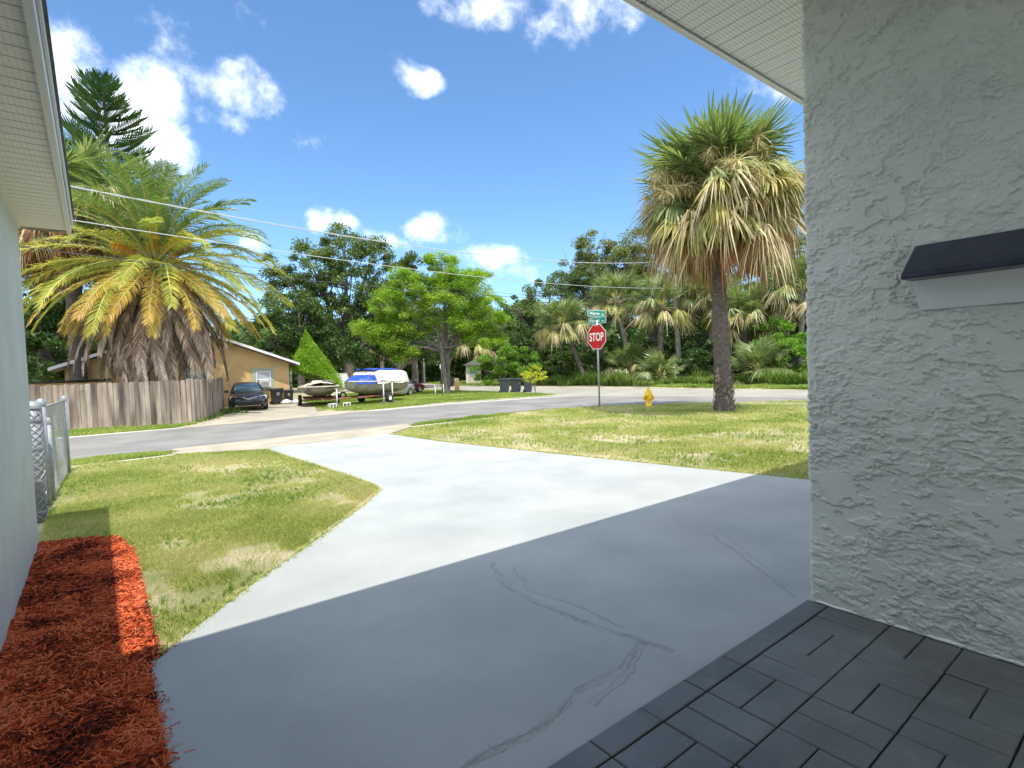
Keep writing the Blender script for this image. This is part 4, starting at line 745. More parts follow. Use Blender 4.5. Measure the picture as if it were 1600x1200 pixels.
# roadside weeds and the far wood
def tufts(name, label, pts, h, m, seed, nb=16, wd=.022):
    rr = np.random.default_rng(seed); V = []; F = []
    for (x, y) in pts:
        H = h*rr.uniform(.5, 1.25)*(.35+1.35*float(noise2(np.array([x+30.]), np.array([y+30.]), 1.6, 61)[0]))
        for k in range(nb):
            a = rr.uniform(0, 6.283); l = H*rr.uniform(.6,1.1); sp = rr.uniform(.15,.8); c = np.array([x+rr.normal(0,.05), y+rr.normal(0,.05), 0]); sd = np.array([-math.sin(a), math.cos(a), 0])*wd*rr.uniform(.6,1.4); b0 = len(V)
            for t in (0, .4, .75, 1.0): p = c+np.array([math.cos(a)*sp*l*t**1.5, math.sin(a)*sp*l*t**1.5, l*(t-.35*sp*t*t)]); q = (1-t*t)*.95+.05; V += [p-sd*q, p+sd*q]
            F += [[b0+2*i, b0+2*i+1, b0+2*i+3, b0+2*i+2] for i in range(3)]
    mb = MB(); mb.add(V, F); o = stuff(mb.obj(name, m)); tag(o, label, 'undergrowth')
rr = np.random.default_rng(55); pts = []
for k in range(1500):
    y = rr.uniform(12, 34); x = (26.6 if y > 20 else 28.0)+rr.exponential(1.1)+.5*math.sin(y*1.3)-max(0, y-26)*.08; pts.append((x, y))
tufts('undergrowth', 'tall weeds and grass clumps along the foot of the woods beyond the cross road', pts, .75, M['weed'], 56)
pts = [(rr.uniform(29, 44), rr.uniform(8, 40)) for k in range(900)]
tufts('undergrowth', 'dark shaded ground plants inside the wood', pts, .8, M['darkleaf'], 57, 12, .04)
pts = [(-3.4+rr.random()*8, 22.5+rr.random()*1.5) for k in range(120)]+[(2.45+rr.normal(0,.12)+(y_-20)*.41, y_) for y_ in rr.uniform(20, 24, 60)]
tufts('undergrowth', 'weeds growing along the foot of the wooden fence corner', pts, .28, M['weed'], 58, 12, .01)
mb = MB(); nW = 110000; A = rr.uniform(R(-30), R(112), nW); D2 = rr.uniform(60, 84, nW); Hh = (5.2+3.6*noise2(A*40+60, A*0+3, 3., 21)+1.6*noise2(A*40+60, A*0+3, .8, 22))*rr.random(nW)**1.1
P = np.column_stack([np.sin(A)*D2, np.cos(A)*D2, Hh*D2/72]); leaves(mb, P, .75, rr, .6, .1); o = stuff(mb.obj('far_woods', M['darkleaf'])); tag(o, 'dark band of far woodland closing the view behind houses and trees', 'woods')
# ================================================================== WOODEN FENCE
fence = thing('picket_fence', 'weathered brown wooden privacy fence of dog-eared boards below the date palm', 'fence', (0,0,0))
PKM = []
for m_, sd in (('wood',1),('wood2',2),('wood',3),('wood3',4)):
    rr = np.random.default_rng(sd); h = 1.42+rr.uniform(-.02,.02); mb = MB(); prism(mb, [(-.066,.03),(.066,.03),(.066,h-.03),(.038,h),(-.038,h),(-.066,h-.03)], -.009, .009, 'y'); PKM.append(mb.mesh('picket', M[m_]))
rr = np.random.default_rng(77)
for (a, b) in (((-3.6,22.05),(2.4,20.05)), ((2.4,20.05),(3.56,22.8)), ((3.56,22.8),(4.2,25.2))):
    a, b = Vector(a), Vector(b); d = b-a; n = int(d.length/.139); ang = math.atan2(d.y, d.x)
    for i in range(n):
        p = a+d*(i+.5)/n; o = link('picket', PKM[[0,3,1,0,2,0,1,2,3][rr.integers(9)]], fence, (p.x, p.y, rr.uniform(-.02,.012))); o.rotation_euler = (rr.normal(0,.008), rr.normal(0,.010), ang+rr.normal(0,.02))
    nrm = Vector((-d.y, d.x)).normalized()*.035
    for z in (.3, .75, 1.2):
        mb = MB(); tube(mb, [(a.x+nrm.x, a.y+nrm.y, z), (b.x+nrm.x, b.y+nrm.y, z)], .028, 4); mb.obj('rail', M['wood'], fence)
    for q in (a, b): mb = MB(); box(mb, q.x-.05+nrm.x*2, q.y-.05+nrm.y*2, 0, q.x+.05+nrm.x*2, q.y+.05+nrm.y*2, 1.45); mb.obj('post', M['wood2'], fence)
# ------------------------------------------------------------------ chain link fence by the left wall
cl = thing('chain_link_fence', 'galvanised chain link fence with domed posts running from the pale house corner to the street', 'fence', (0,0,0))
def post(x, y, r, h, wrap):
    mb = MB(); tube(mb, [(x,y,0),(x,y,h)], r, 14); mb.obj('post', M['galv'], cl, True)
    mb = MB(); lathe(mb, [(r*1.12,-.03),(r*1.15,.0),(r*1.0,.02),(r*.6,.045),(0,.055)], 14, (x,y,h)); mb.obj('post_cap', M['galv'], cl, True)
    if wrap:
        mb = MB()
        for k in range(7):
            for sg in (1, -1): tube(mb, [(x+(r+.006)*math.cos(t*sg+k*.9), y+(r+.006)*math.sin(t*sg+k*.9), .03+t*.085) for t in np.arange(0, (h-.08)/.085, .35)], .003, 3)
        stuff(mb.obj('wire_wrap', M['wiremesh'], cl))
        mb = MB()
        for z in (.12,.45,.8,1.1): lathe(mb, [(r+.003,-.012),(r+.010,-.012),(r+.010,.012),(r+.003,.012)], 14, (x,y,z))
        mb.obj('band', M['galv'], cl)
post(-.555, 7.66, .072, 1.25, True); post(-.545, 8.66, .048, 1.25, False); post(-.50, 8.95, .028, 1.0, False); post(-.42, 11.16, .035, 1.22, False)
def chain(a, b, h, nm):
    a, b = Vector(a), Vector(b); L_ = (b-a).length; d = (b-a)/L_; nr = Vector((-d.y, d.x)); mb = MB(); s = -h
    while s < L_:
        for sg in (1, -1):
            P = []
            for k in range(0, 13):
                z = h*k/12; t = s+z if sg > 0 else s+h-z; wv = .004*sg+.018*math.sin(t*5+z*2)*math.sin(math.pi*z/h)
                if 0 <= t <= L_: P.append((a.x+d.x*t+nr.x*wv, a.y+d.y*t+nr.y*wv, .03+z))
            if len(P) > 1: tube(mb, P, .0030, 3, 0, False)
        s += .075
    stuff(mb.obj(nm, M['wiremesh'], cl)); mb = MB(); tube(mb, [(a.x,a.y,h+.03),(b.x,b.y,h+.03)], .014, 8); mb.obj('top_rail', M['galv'], cl, True)
chain((-.555,7.72), (-.545,8.62), 1.16, 'wire_mesh'); chain((-.545,8.7), (-.42,11.14), 1.16, 'wire_mesh')
# ================================================================== YELLOW HOUSE ACROSS THE STREET
yh = thing('yellow_house', 'apricot stucco gabled house with white rake board behind the parked dark car', 'house', (0,0,0))
sl = .37; xa = 3.4; xr = 7.82; xl = -1.0; ze = 2.06; za = ze+(xr-xa)*sl; yw = 28.72
mb = MB(); W_ = [(xl,0),(xr,0),(xr,ze),(xa,za),(xl,ze+.0)]; prism(mb, W_, yw, 37, 'y'); mb.obj('wall', M['housey'], yh)
mb = MB(); ov = .42
prism(mb, [(xa,za+.03),(xr+ov,ze-ov*sl+.03),(xr+ov,ze-ov*sl+.11),(xa,za+.15)], yw-.45, 37.3, 'y'); prism(mb, [(xa,za+.03),(xl-.5,ze-.12),(xl-.5,ze-.02),(xa,za+.15)], yw-.45, 37.3, 'y'); mb.obj('roof', M['tarproof'], yh)
mb = MB(); prism(mb, [(xa,za+.02),(xr+ov,ze-ov*sl+.02),(xr+ov,ze-ov*sl+.125),(xa,za+.165)], yw-.48, yw-.452, 'y'); prism(mb, [(xa,za+.02),(xl-.5,ze-.13),(xl-.5,ze-.0),(xa,za+.165)], yw-.48, yw-.452, 'y'); mb.obj('rake_board', M['white'], yh)
mb = MB(); box(mb, xr+.002, 30.2, 0, xr+.55, 30.26, ze-.25); mb.obj('porch_wall', M['greenwall'], yh)
for k in range(4): mb = MB(); box(mb, xr+.02, 30.17, .35+k*.36, xr+.53, 30.197, .38+k*.36); mb.obj('jalousie_rail', M['greentrim'], yh)
def window(parent, x0, x1, z0, z1, y, ac=False):
    mb = MB(); box(mb, x0-.17, y-.03, z0-.14, x1+.17, y-.002, z1+.16); mb.obj('surround', M['greentrim'], parent)
    mb = MB(); t = .035
    for q in ((x0,z0,x1,z0+t),(x0,z1-t,x1,z1),(x0,z0+t,x0+t,z1-t),(x1-t,z0+t,x1,z1-t),(x0+t,(z0+z1)/2-.02,x1-t,(z0+z1)/2+.02)): box(mb, q[0], y-.06, q[1], q[2], y-.032, q[3])
    f = mb.obj('window', M['white'], parent); mb = MB(); box(mb, x0+t, y-.045, z0+t, x1-t, y-.034, z1-t); mb.obj('pane', M['glass'], f)
    if ac:
        mb = MB(); box(mb, x0+.12, y-.26, z0+.04, x1-.12, y-.062, z0+.33); a = mb.obj('air_conditioner', M['white'], parent); mb = MB()
        for k in range(6): box(mb, x0+.15, y-.268, z0+.07+k*.038, x1-.15, y-.262, z0+.092+k*.038)
        mb.obj('grille', M['grime'], a)
window(yh, 6.24, 6.92, .88, 1.66, yw, True); window(yh, 3.2, 4.05, 1.0, 1.68, yw)
mb = MB(); box(mb, 7.0, yw-.05, 1.86, 7.25, yw-.002, 1.93); mb.obj('vent', M['greentrim'], yh)
for x in (3.10, 3.26):
    mb = MB(); lathe(mb, [(0,0),(.05,.01),(.075,.09),(.07,.10)], 10); o = mb.obj('floodlight', M['white'], yh, True); o.location = (x, yw-.40, 3.30); o.rotation_euler = (R(115), 0, 0)
sh = thing('shed', 'low dark-roofed shed showing over the fence left of the date palm', 'shed', (0,0,0))
mb = MB(); box(mb, -3.6, 26.6, 0, .45, 28.6, 1.44); box(mb, .2, 29.6, 0, 1.2, 30.8, 1.78); mb.obj('wall', M['housey'], sh)
mb = MB(); prism(mb, [(-3.9,1.43),(.55,1.50),(.55,1.56),(-3.9,1.49)], 26.4, 28.65, 'y'); mb.obj('roof', M['dark'], sh)
mb = MB(); prism(mb, [(-1.0,1.74),(1.4,1.98),(1.4,2.05),(-1.0,1.81)], 29.2, 31, 'y'); mb.obj('upper_roof', M['tarproof'], sh)
# ================================================================== VEHICLES
def loft(mb, S, close=True, mi=0):
    n = len(S[0]); V = [p for s in S for p in s]; F = [[i*n+k, (i+1)*n+k, (i+1)*n+k+1, i*n+k+1] for i in range(len(S)-1) for k in range(n-1)]
    b0 = mb.n; mb.add(V, F, mi)
    if close: mb.F.append((np.array([[b0+k for k in range(n)]], np.int32), mi)); mb.F.append((np.array([[b0+(len(S)-1)*n+k for k in range(n)][::-1]], np.int32), mi))
def car(label, loc, rz, s, paint, cat='car'):
    """front towards -y"""
    c = thing('parked_car', label, cat, loc, rz); c.scale = (s, s, s)
    ST = [(-2.30,.62,.34,.60),(-2.26,.74,.24,.66),(-2.12,.83,.20,.73),(-1.8,.87,.19,.80),(-1.35,.885,.20,.86),(-.9,.89,.20,.91),(0,.895,.20,.93),(1,.895,.20,.95),(1.6,.885,.22,.97),(2.1,.84,.28,.96),(2.28,.74,.36,.90),(2.32,.66,.42,.80)]
    S = []
    for y, w_, zb, zt in ST:
        h = [( -w_*.86,zb),(-w_*.98,zb+.10),(-w_,zb+(zt-zb)*.45),(-w_*.985,zb+(zt-zb)*.72),(-w_*.93,zt-.05),(-w_*.80,zt),(-w_*.4,zt+.028),(0,zt+.036)]
        h = h+[(-a, b) for a, b in h[-2::-1]]; S.append([(a, y, b) for a, b in h])
    mb = MB(); loft(mb, S); mb.obj('body', M[paint], c, True)
    CB = [(-1.02,.70,.90,.905),(-.62,.69,.92,1.14),(-.18,.67,.93,1.335),(.1,.66,.93,1.385),(.8,.655,.94,1.40),(1.25,.65,.95,1.34),(1.65,.66,.95,1.16),(2.0,.68,.95,.975)]
    S = []
    for y, w_, zb, zt in CB:
        wt = w_*(.80 if zt > 1.2 else .93); h = [(-w_*1.10,zb-.02),(-wt-.02,zt-.04),(-wt*.9,zt-.005),(0,zt+.015)]; h = h+[(-a, b) for a, b in h[-2::-1]]; S.append([(a, y, b) for a, b in h])
    mb = MB(); loft(mb, S); mb.obj('windows', M['carglass'], c, True)
    S = []
    for y, w_, zb, zt in CB[2:6]:
        wt = w_*.80; h = [(-wt-.03,zt-.05),(-wt*.9,zt+.006),(0,zt+.028)]; h = h+[(-a, b) for a, b in h[-2::-1]]; S.append([(a, y, b) for a, b in h])
    mb = MB(); loft(mb, S); mb.obj('roof', M[paint], c, True)
    for sx in (-1, 1):
        for pp, rr_ in (([(sx*.78,-1.05,.90),(sx*.69,-.62,1.12),(sx*.57,-.20,1.335)], .028), ([(sx*.56,1.2,1.34),(sx*.66,1.65,1.15),(sx*.74,2.02,.96)], .035), ([(sx*.76,.35,.93),(sx*.57,.30,1.37)], .028)):
            mb = MB(); tube(mb, pp, rr_, 6); mb.obj('pillar', M[paint], c, True)
    for sx in (-1, 1):
        for y in (-1.42, 1.42):
            mb = MB(); pr = [(.20,-.10),(.315,-.10),(.335,-.07),(.335,.07),(.315,.10),(.20,.10)]; lathe(mb, pr, 22); o = mb.obj('wheel', M['tyre'], c, True); o.location = (sx*.80, y, .335); o.rotation_euler = (0, R(90), 0)
            mb = MB(); lathe(mb, [(0,.085),(.05,.10),(.19,.085),(.205,.098)], 22); r_ = mb.obj('rim', M['silver'], o, True); r_.rotation_euler = (0 if sx > 0 else math.pi, 0, 0)
        mb = MB(); S = [[(sx*(.47+.02*k), -2.285+.0*k, .62-.0*k), (sx*.83, -2.10, .66), (sx*.80, -1.98, .765), (sx*.50, -2.19, .725)] for k in (0,)]
        V = [(sx*.46,-2.292,.575),(sx*.80,-2.16,.60),(sx*.845,-2.00,.70),(sx*.80,-1.97,.775),(sx*.52,-2.17,.735)]; V += [(a*.97, b+.12, z_) for a, b, z_ in V]
        mb.polys(V, [[0,1,2,3,4][::sx], [5,6,7,8,9][::-sx]]+[[i, (i+1) % 5, 5+(i+1) % 5, 5+i] for i in range(5)]); mb.obj('headlight', M['lamp'], c)
        mb = MB(); lathe(mb, [(0,0),(.06,.0),(.06,.03),(0,.035)], 10); o = mb.obj('fog_lamp', M['lamp'], c); o.location = (sx*.64, -2.235, .36); o.rotation_euler = (R(90), 0, 0)
        mb = MB(); bbox(mb, -.10, -.05, -.06, .10, .05, .07, .02); o = mb.obj('wing_mirror', M[paint], c); o.location = (sx*.96, -.85, .98)
        mb = MB(); V = [(sx*.52,2.315,.72),(sx*.84,2.15,.74),(sx*.82,2.13,.90),(sx*.54,2.285,.89)]; V += [(a*.97, b-.1, z_) for a, b, z_ in V]; mb.polys(V, [[3,2,1,0][::sx], [4,5,6,7][::-sx]]+[[i, (i+1) % 4, 4+(i+1) % 4, 4+i] for i in range(4)]); mb.obj('tail_light', M['redcar'], c)
    mb = MB(); V = [(-.46,-2.30,.70),(.46,-2.30,.70),(.34,-2.325,.54),(-.34,-2.325,.54)]; V += [(a, b+.05, z_) for a, b, z_ in V]; mb.polys(V, [[0,1,2,3][::-1], [4,5,6,7]]+[[i, (i+1) % 4, 4+(i+1) % 4, 4+i] for i in range(4)]); gr = mb.obj('grille', M['dark'], c)
    mb = MB(); tube(mb, [(-.47,-2.295,.71),(-.25,-2.34,.685),(0,-2.35,.63),(.25,-2.34,.685),(.47,-2.295,.71)], .020, 6); tube(mb, [(-.44,-2.31,.63),(0,-2.35,.585),(.44,-2.31,.63)], .012, 6); mb.obj('grille_bar', M['chrome'], gr, True)
    mb = MB(); V = [(-.60,-2.30,.46),(.60,-2.30,.46),(.50,-2.28,.28),(-.50,-2.28,.28)]; V += [(a, b+.08, z_) for a, b, z_ in V]; mb.polys([(a, b-.02, z_) for a, b, z_ in V], [[3,2,1,0], [4,5,6,7]]+[[i, (i+1) % 4, 4+(i+1) % 4, 4+i] for i in range(4)]); mb.obj('air_intake', M['dark'], c)
    return c
car('dark brown sedan parked nose out on the driveway beside the wooden fence', (5.30,26.2,0), R(-10), .84, 'carpaint')
car('silver car nose showing beyond the covered boat stern on the lawn', (13.0,28.0,0), R(-62), .72, 'silver')
car('maroon car tail showing right of the silver car near the boats', (15.2,31.2,0), R(110), .74, 'redcar')
# ------------------------------------------------------------------ boats
def hullmesh(L_, B, H, bow, seed, nst=13, v=.45):
    rr = np.random.default_rng(seed); S = []
    for i in range(nst):
        t = i/(nst-1); w_ = B/2*(min(1, (bow+(1-bow)*(t/.38)**.7)) if t < .38 else 1-.06*(t-.38)); kz = .30*max(0, 1-t/.42)**2; g = H*(1+.16*(1-t)**2)
        S.append([(-w_, t*L_, g), (-w_*.98, t*L_, g-.06), (-w_*.92, t*L_, kz+.24+v*.1), (-w_*.55, t*L_, kz+.08), (0, t*L_, kz), (w_*.55, t*L_, kz+.08), (w_*.92, t*L_, kz+.24+v*.1), (w_*.98, t*L_, g-.06), (w_, t*L_, g)])
    return S
def trailer(root, L_, B, z):
    mb = MB()
    for sx in (-1, 1): tube(mb, [(sx*B*.32, .2, z), (sx*B*.36, L_*.9, z)], .04, 4)
    for y in (.5, L_*.45, L_*.62, L_*.85): tube(mb, [(-B*.42, y, z), (B*.42, y, z)], .035, 4)
    tube(mb, [(0,-1.0,z-.02),(0,.3,z)], .035, 4); mb.obj('trailer_frame', M['rust'], root)
    for sx in (-1, 1):
        mb = MB(); lathe(mb, [(.12,-.07),(.22,-.075),(.25,-.05),(.25,.05),(.22,.075),(.12,.07)], 18); o = mb.obj('trailer_wheel', M['tyre'], root, True); o.location = (sx*B*.52, L_*.55, .25); o.rotation_euler = (0, R(90), 0)
        mb = MB(); lathe(mb, [(0,.03),(.11,.05),(.13,.07)], 16); r_ = mb.obj('rim', M['white'], o, True); r_.rotation_euler = (0 if sx > 0 else math.pi, 0, 0)
b1 = thing('small_boat', 'small flat-bowed skiff under a sagging tan cover on a rusty trailer beside the driveway', 'boat', (7.75,23.55,0), R(-14))
mb = MB(); S = [[(x, y, z+.40) for x, y, z in s] for s in hullmesh(3.6, 1.75, .42, .72, 1)]; loft(mb, S); mb.obj('hull', M['hull'], b1, True)
mb = MB(); tube(mb, [S[i][0] for i in range(13)], .028, 6); tube(mb, [S[i][-1] for i in range(13)], .028, 6); tube(mb, [S[0][0], S[0][-1]], .028, 6); mb.obj('gunwale', M['cream'], b1, True)
rr = np.random.default_rng(3); CV = []
for i in range(13):
    a, b = S[i][0], S[i][-1]; row = []
    for k in range(11): u = k/10; hgt_ = .22*math.sin(math.pi*u)*(.4+.6*math.sin(math.pi*min(1,.15+i/13)))+rr.normal(0,.014); row.append((a[0]+(b[0]-a[0])*u, a[1], a[2]+.03+hgt_))
    CV.append([(a[0]-.02, a[1], a[2]-.10-rr.random()*.05)]+row+[(b[0]+.02, b[1], b[2]-.10-rr.random()*.05)])
mb = MB(); loft(mb, CV, False); mb.obj('boat_cover', M['canvas'], b1, True)
trailer(b1, 3.6, 1.6, .34)
mb = MB(); bbox(mb, -.25, 2.7, .8, .25, 3.1, 1.12, .05); mb.obj('seat', M['cream'], b1); mb = MB(); tube(mb, [(.55,.6,.85),(.55,.6,1.1),(.2,1.4,1.15)], .02, 6); mb.obj('rail', M['galv'], b1)
b2 = thing('covered_boat', 'large boat under an off-white cover and blue tarp on a trailer beside the skiff', 'boat', (8.65,23.05,0), R(-62)); b2.scale = (.92,.92,.98)
mb = MB(); S = [[(x, y, z+.44) for x, y, z in s] for s in hullmesh(3.9, 1.75, .56, .12, 2)]; loft(mb, S); mb.obj('hull', M['hull'], b2, True)
mb = MB(); tube(mb, [S[i][0] for i in range(13)], .03, 6); tube(mb, [S[i][-1] for i in range(13)], .03, 6); mb.obj('gunwale', M['cream'], b2, True)
def covers(i0, i1, h, m, nm, drop, seed, off=0.0, tl=13, U0=0, U1=1):
    rr = np.random.default_rng(seed); CV = []
    for i in range(i0, i1):
        a, b = S[i][0], S[i][-1]; row = []
        for k in range(13):
            u = U0+(U1-U0)*k/12; e = min(1, u/.06, (1-u)/.06); hz = h(i)*max(0, e)*(1-.25*abs(2*u-1)**3)+rr.normal(0,.012)-.05*math.sin(i*2.1)**2*math.sin(math.pi*u); row.append((a[0]+(b[0]-a[0])*u, a[1]+(b[1]-a[1])*u+rr.normal(0,.01), a[2]+.02+max(0, hz)+off))
        if drop: row = [(row[0][0]-.03, row[0][1], row[0][2]-drop*rr.uniform(.6,1.2))]+row+[(row[-1][0]+.03, row[-1][1], row[-1][2]-drop*rr.uniform(.6,1.2))]
        CV.append(row)
    mb = MB(); loft(mb, CV, True); return mb.obj(nm, M[m], b2, True)
covers(4, 13, lambda i: .58 if 4 < i < 12 else .46, 'canvasw', 'boat_cover', .12, 5)
covers(4, 12, lambda i: .60, 'tarp', 'blue_tarp', 0, 6, .02, U0=.10, U1=.90)
covers(1, 5, lambda i: .04+.10*(i-1), 'tarp', 'blue_tarp', .14, 7, .01)
trailer(b2, 3.8, 1.7, .36)
mb = MB(); bbox(mb, -.18, 3.92, .55, .18, 4.25, 1.15, .06); mb.obj('outboard_motor', M['blackp'], b2)
# things round the boats
for i, (x, y, h, lb) in enumerate([(8.05,22.6,.78,'white post stand in front of the tan covered skiff'),(10.15,22.55,1.02,'tall grimy white jack stand in front of the blue tarped boat'),(10.95,23.35,.95,'white post stand near the stern of the blue tarped boat')]):
    t = thing('jack_stand', lb, 'stand', (x,y,0)); mb = MB(); tube(mb, [(0,0,.03),(0,0,h)], .028, 8); mb.obj('post', M['white'], t, True)
    mb = MB(); box(mb, -.22,-.035,0,.22,.035,.05); box(mb, -.035,-.22,.051,.035,.22,.09); mb.obj('foot', M['grime'], t); mb = MB(); box(mb, -.10,-.03,h,.10,.03,h+.05); mb.obj('pad', M['grime'], t)
def block(x, y, rz, lb):
    t = thing('concrete_block', lb, 'block', (x,y,0), rz); mb = MB()
    for q in ((-.15,-.1,.15,-.07),(-.15,.07,.15,.1),(-.15,-.07,-.12,.07),(-.015,-.07,.015,.07),(.12,-.07,.15,.07)): box(mb, q[0], -.1, q[1]+.1, q[2], .1, q[3]+.1)
    o = mb.obj('shell', M['white'], t); return t
block(7.75,22.35,.1,'pale hollow block on the grass left of the white post stand'); b_ = block(8.35,22.3,-.3,'pale hollow block on the grass right of the white post stand')
cp_ = thing('camper', 'small cream camper trailer with an arched blue window behind the skiff', 'trailer', (10.3,29.4,0), R(-20))
mb = MB(); prism(mb, [(-.65,.55),(-.78,1.15),(-.45,1.42),(.75,1.42),(.85,1.1),(.85,.45),(-.4,.38)], 0, 1.8, 'y'); mb.obj('body', M['cream'], cp_)
mb = MB(); lathe(mb, [(0,0),(.24,0),(.24,.03),(0,.035)], 16); o = mb.obj('round_window', M['glass'], cp_); o.location = (.1,-.005,1.0); o.rotation_euler = (R(90),0,0)
for sx in (-.35,.5): mb = MB(); lathe(mb, [(.1,-.06),(.2,-.06),(.2,.06),(.1,.06)], 16); o = mb.obj('wheel', M['tyre'], cp_, True); o.location = (sx,.1,.2); o.rotation_euler = (R(90),0,0)
mb = MB(); box(mb, .45,-.02,.6,.72,-.001,1.3); mb.obj('door', M['white'], cp_)
# ------------------------------------------------------------------ wheelie bins
def bin_(label, x, y, rz, m, s=1., group=None):
    t = thing('wheelie_bin', label, 'bin', (x,y,0), rz, group); t.scale = (s,)*3
    mb = MB(); V = []
    for z, w_, d_ in ((.03,.20,.19),(.16,.215,.22),(.76,.265,.27),(.80,.285,.29)): V += [(-w_,-d_,z),(w_,-d_,z),(w_,d_,z),(-w_,d_,z)]
    mb.add(V, [[i*4+k, i*4+(k+1) % 4, i*4+4+(k+1) % 4, i*4+4+k] for i in range(3) for k in range(4)]+[[3,2,1,0]]); o = mb.obj('body', M[m], t); bv = o.modifiers.new('bevel','BEVEL'); bv.width = .02; bv.segments = 2
    mb = MB(); prism(mb, [(-.31,.80),(.30,.80),(.31,.825),(.22,.875),(-.20,.89),(-.31,.84)], -.29, .29, 'x'); o = mb.obj('lid', M[m], t); bv = o.modifiers.new('bevel','BEVEL'); bv.width = .012; bv.segments = 2
    mb = MB(); tube(mb, [(-.24,.31,.78),(-.24,.35,.80),(.24,.35,.80),(.24,.31,.78)], .016, 6); mb.obj('handle', M[m], t, True)
    for sx in (-1, 1): mb = MB(); lathe(mb, [(.03,-.03),(.10,-.03),(.10,.03),(.03,.03)], 14); o = mb.obj('wheel', M['tyre'], t, True); o.location = (sx*.24,.20,.10); o.rotation_euler = (0,R(90),0)
    mb = MB(); box(mb, -.07,-.262,.50,.07,-.252,.66); o = mb.obj('emblem', M['grime'], t)
    return t
bin_('dark wheelie bin, leftmost of the three at the lawn corner', 18.30,24.38,R(38),'greyp',.94,'wheelie bins at the lawn corner'); bin_('dark wheelie bin in the middle of the three at the lawn corner', 18.78,23.93,R(28),'greyp',.92,'wheelie bins at the lawn corner'); bin_('dark wheelie bin, rightmost of the three beside the yellow-green sapling', 19.26,23.44,R(44),'greyp',.92,'wheelie bins at the lawn corner')
bin_('black wheelie bin against the yellow house wall right of the dark car', 7.0,28.05,R(5),'blackp',.92); bin_('black lidded bin at the right end of the yellow house wall beside white bags', 7.62,28.3,R(-6),'blackp',.80)
bin_('distant dark bin, left one of two across the cross road', 22.7,38.6,R(30),'greyp',.8,'distant bins across the cross road'); bin_('distant dark bin, right one of two across the cross road', 23.2,38.2,R(35),'greyp',.85,'distant bins across the cross road')
for i, (x, y, s, lb) in enumerate([(7.35,27.7,1,'crumpled white bag on the ground between the two black bins'),(7.85,27.9,.8,'small white bag lying at the driveway end beside the skiff')]):
    rr = np.random.default_rng(i); mb = MB(); n_ = 12; prof = [(0,0),(.16,.0),(.24,.06),(.22,.13),(.12,.19),(.03,.23),(0,.24)]
    V = [(r_*s*1.2*math.cos(2*math.pi*k/n_)*(1+rr.normal(0,.12)), r_*s*math.sin(2*math.pi*k/n_)*(1+rr.normal(0,.12)), z*s+rr.normal(0,.008)) for r_, z in prof for k in range(n_)]
    mb.add(V, [[a*n_+k, a*n_+(k+1) % n_, (a+1)*n_+(k+1) % n_, (a+1)*n_+k] for a in range(6) for k in range(n_)]); o = mb.obj('rubbish_bag', M['white'], None, True); o.location = (x, y, .02); tag(o, lb, 'bag')
# ------------------------------------------------------------------ street signs
def text(body, size, m, parent, name, w_=None, ext=.0015, bold=.0):
    cu = bpy.data.curves.new(name, 'FONT'); cu.body = body; cu.size = size; cu.align_x = 'CENTER'; cu.align_y = 'CENTER'; cu.extrude = ext; cu.offset = bold
    o = bpy.data.objects.new('tmp', cu); sc.collection.objects.link(o); bpy.context.view_layer.update(); me = bpy.data.meshes.new_from_object(o.evaluated_get(bpy.context.evaluated_depsgraph_get()))
    bpy.data.objects.remove(o); me.materials.clear(); me.materials.append(m); co = np.empty(len(me.vertices)*3, np.float32); me.vertices.foreach_get('co', co); co = co.reshape(-1,3)
    co[:, :2] -= (co[:, :2].max(0)+co[:, :2].min(0))/2
    if w_: co[:, 0] *= w_[0]/np.ptp(co[:, 0]); co[:, 1] *= w_[1]/np.ptp(co[:, 1])
    me.vertices.foreach_set('co', co.ravel()); me.update(); return link(name, me, parent)
sg = thing('stop_sign', 'red octagonal STOP sign on a grey post with two green street name blades', 'road sign', (13.37,12.55,0))
mb = MB(); tube(mb, [(.035,.0,-.02),(.035,.01,2.95)], .030, 10); mb.obj('post', M['signpost'], sg, True)
def octa(r, x0, x1, m, nm, parent, cz=2.385):
    P = [(r*math.cos(R(22.5+45*k))/math.cos(R(22.5)), r*math.sin(R(22.5+45*k))/math.cos(R(22.5))+cz) for k in range(8)]; mb = MB(); prism(mb, P, x0, x1, 'x'); return mb.obj(nm, m, parent)
pl = octa(.415, -.012, -.004, M['white'], 'sign_plate', sg); octa(.392, -.0155, -.0125, M['red'], 'red_face', pl)
t = text('STOP', .36, M['white'], pl, 'lettering', (.64,.285), .0015, .008); t.rotation_euler = (R(90), 0, R(-90)); t.location = (-.0185, 0, 2.385)
for z in (2.385+.34, 2.385-.34): mb = MB(); lathe(mb, [(0,.006),(.012,.004),(.014,0)], 8); o = mb.obj('bolt', M['galv'], pl, True); o.location = (-.0156, 0, z); o.rotation_euler = (0,R(-90),0)
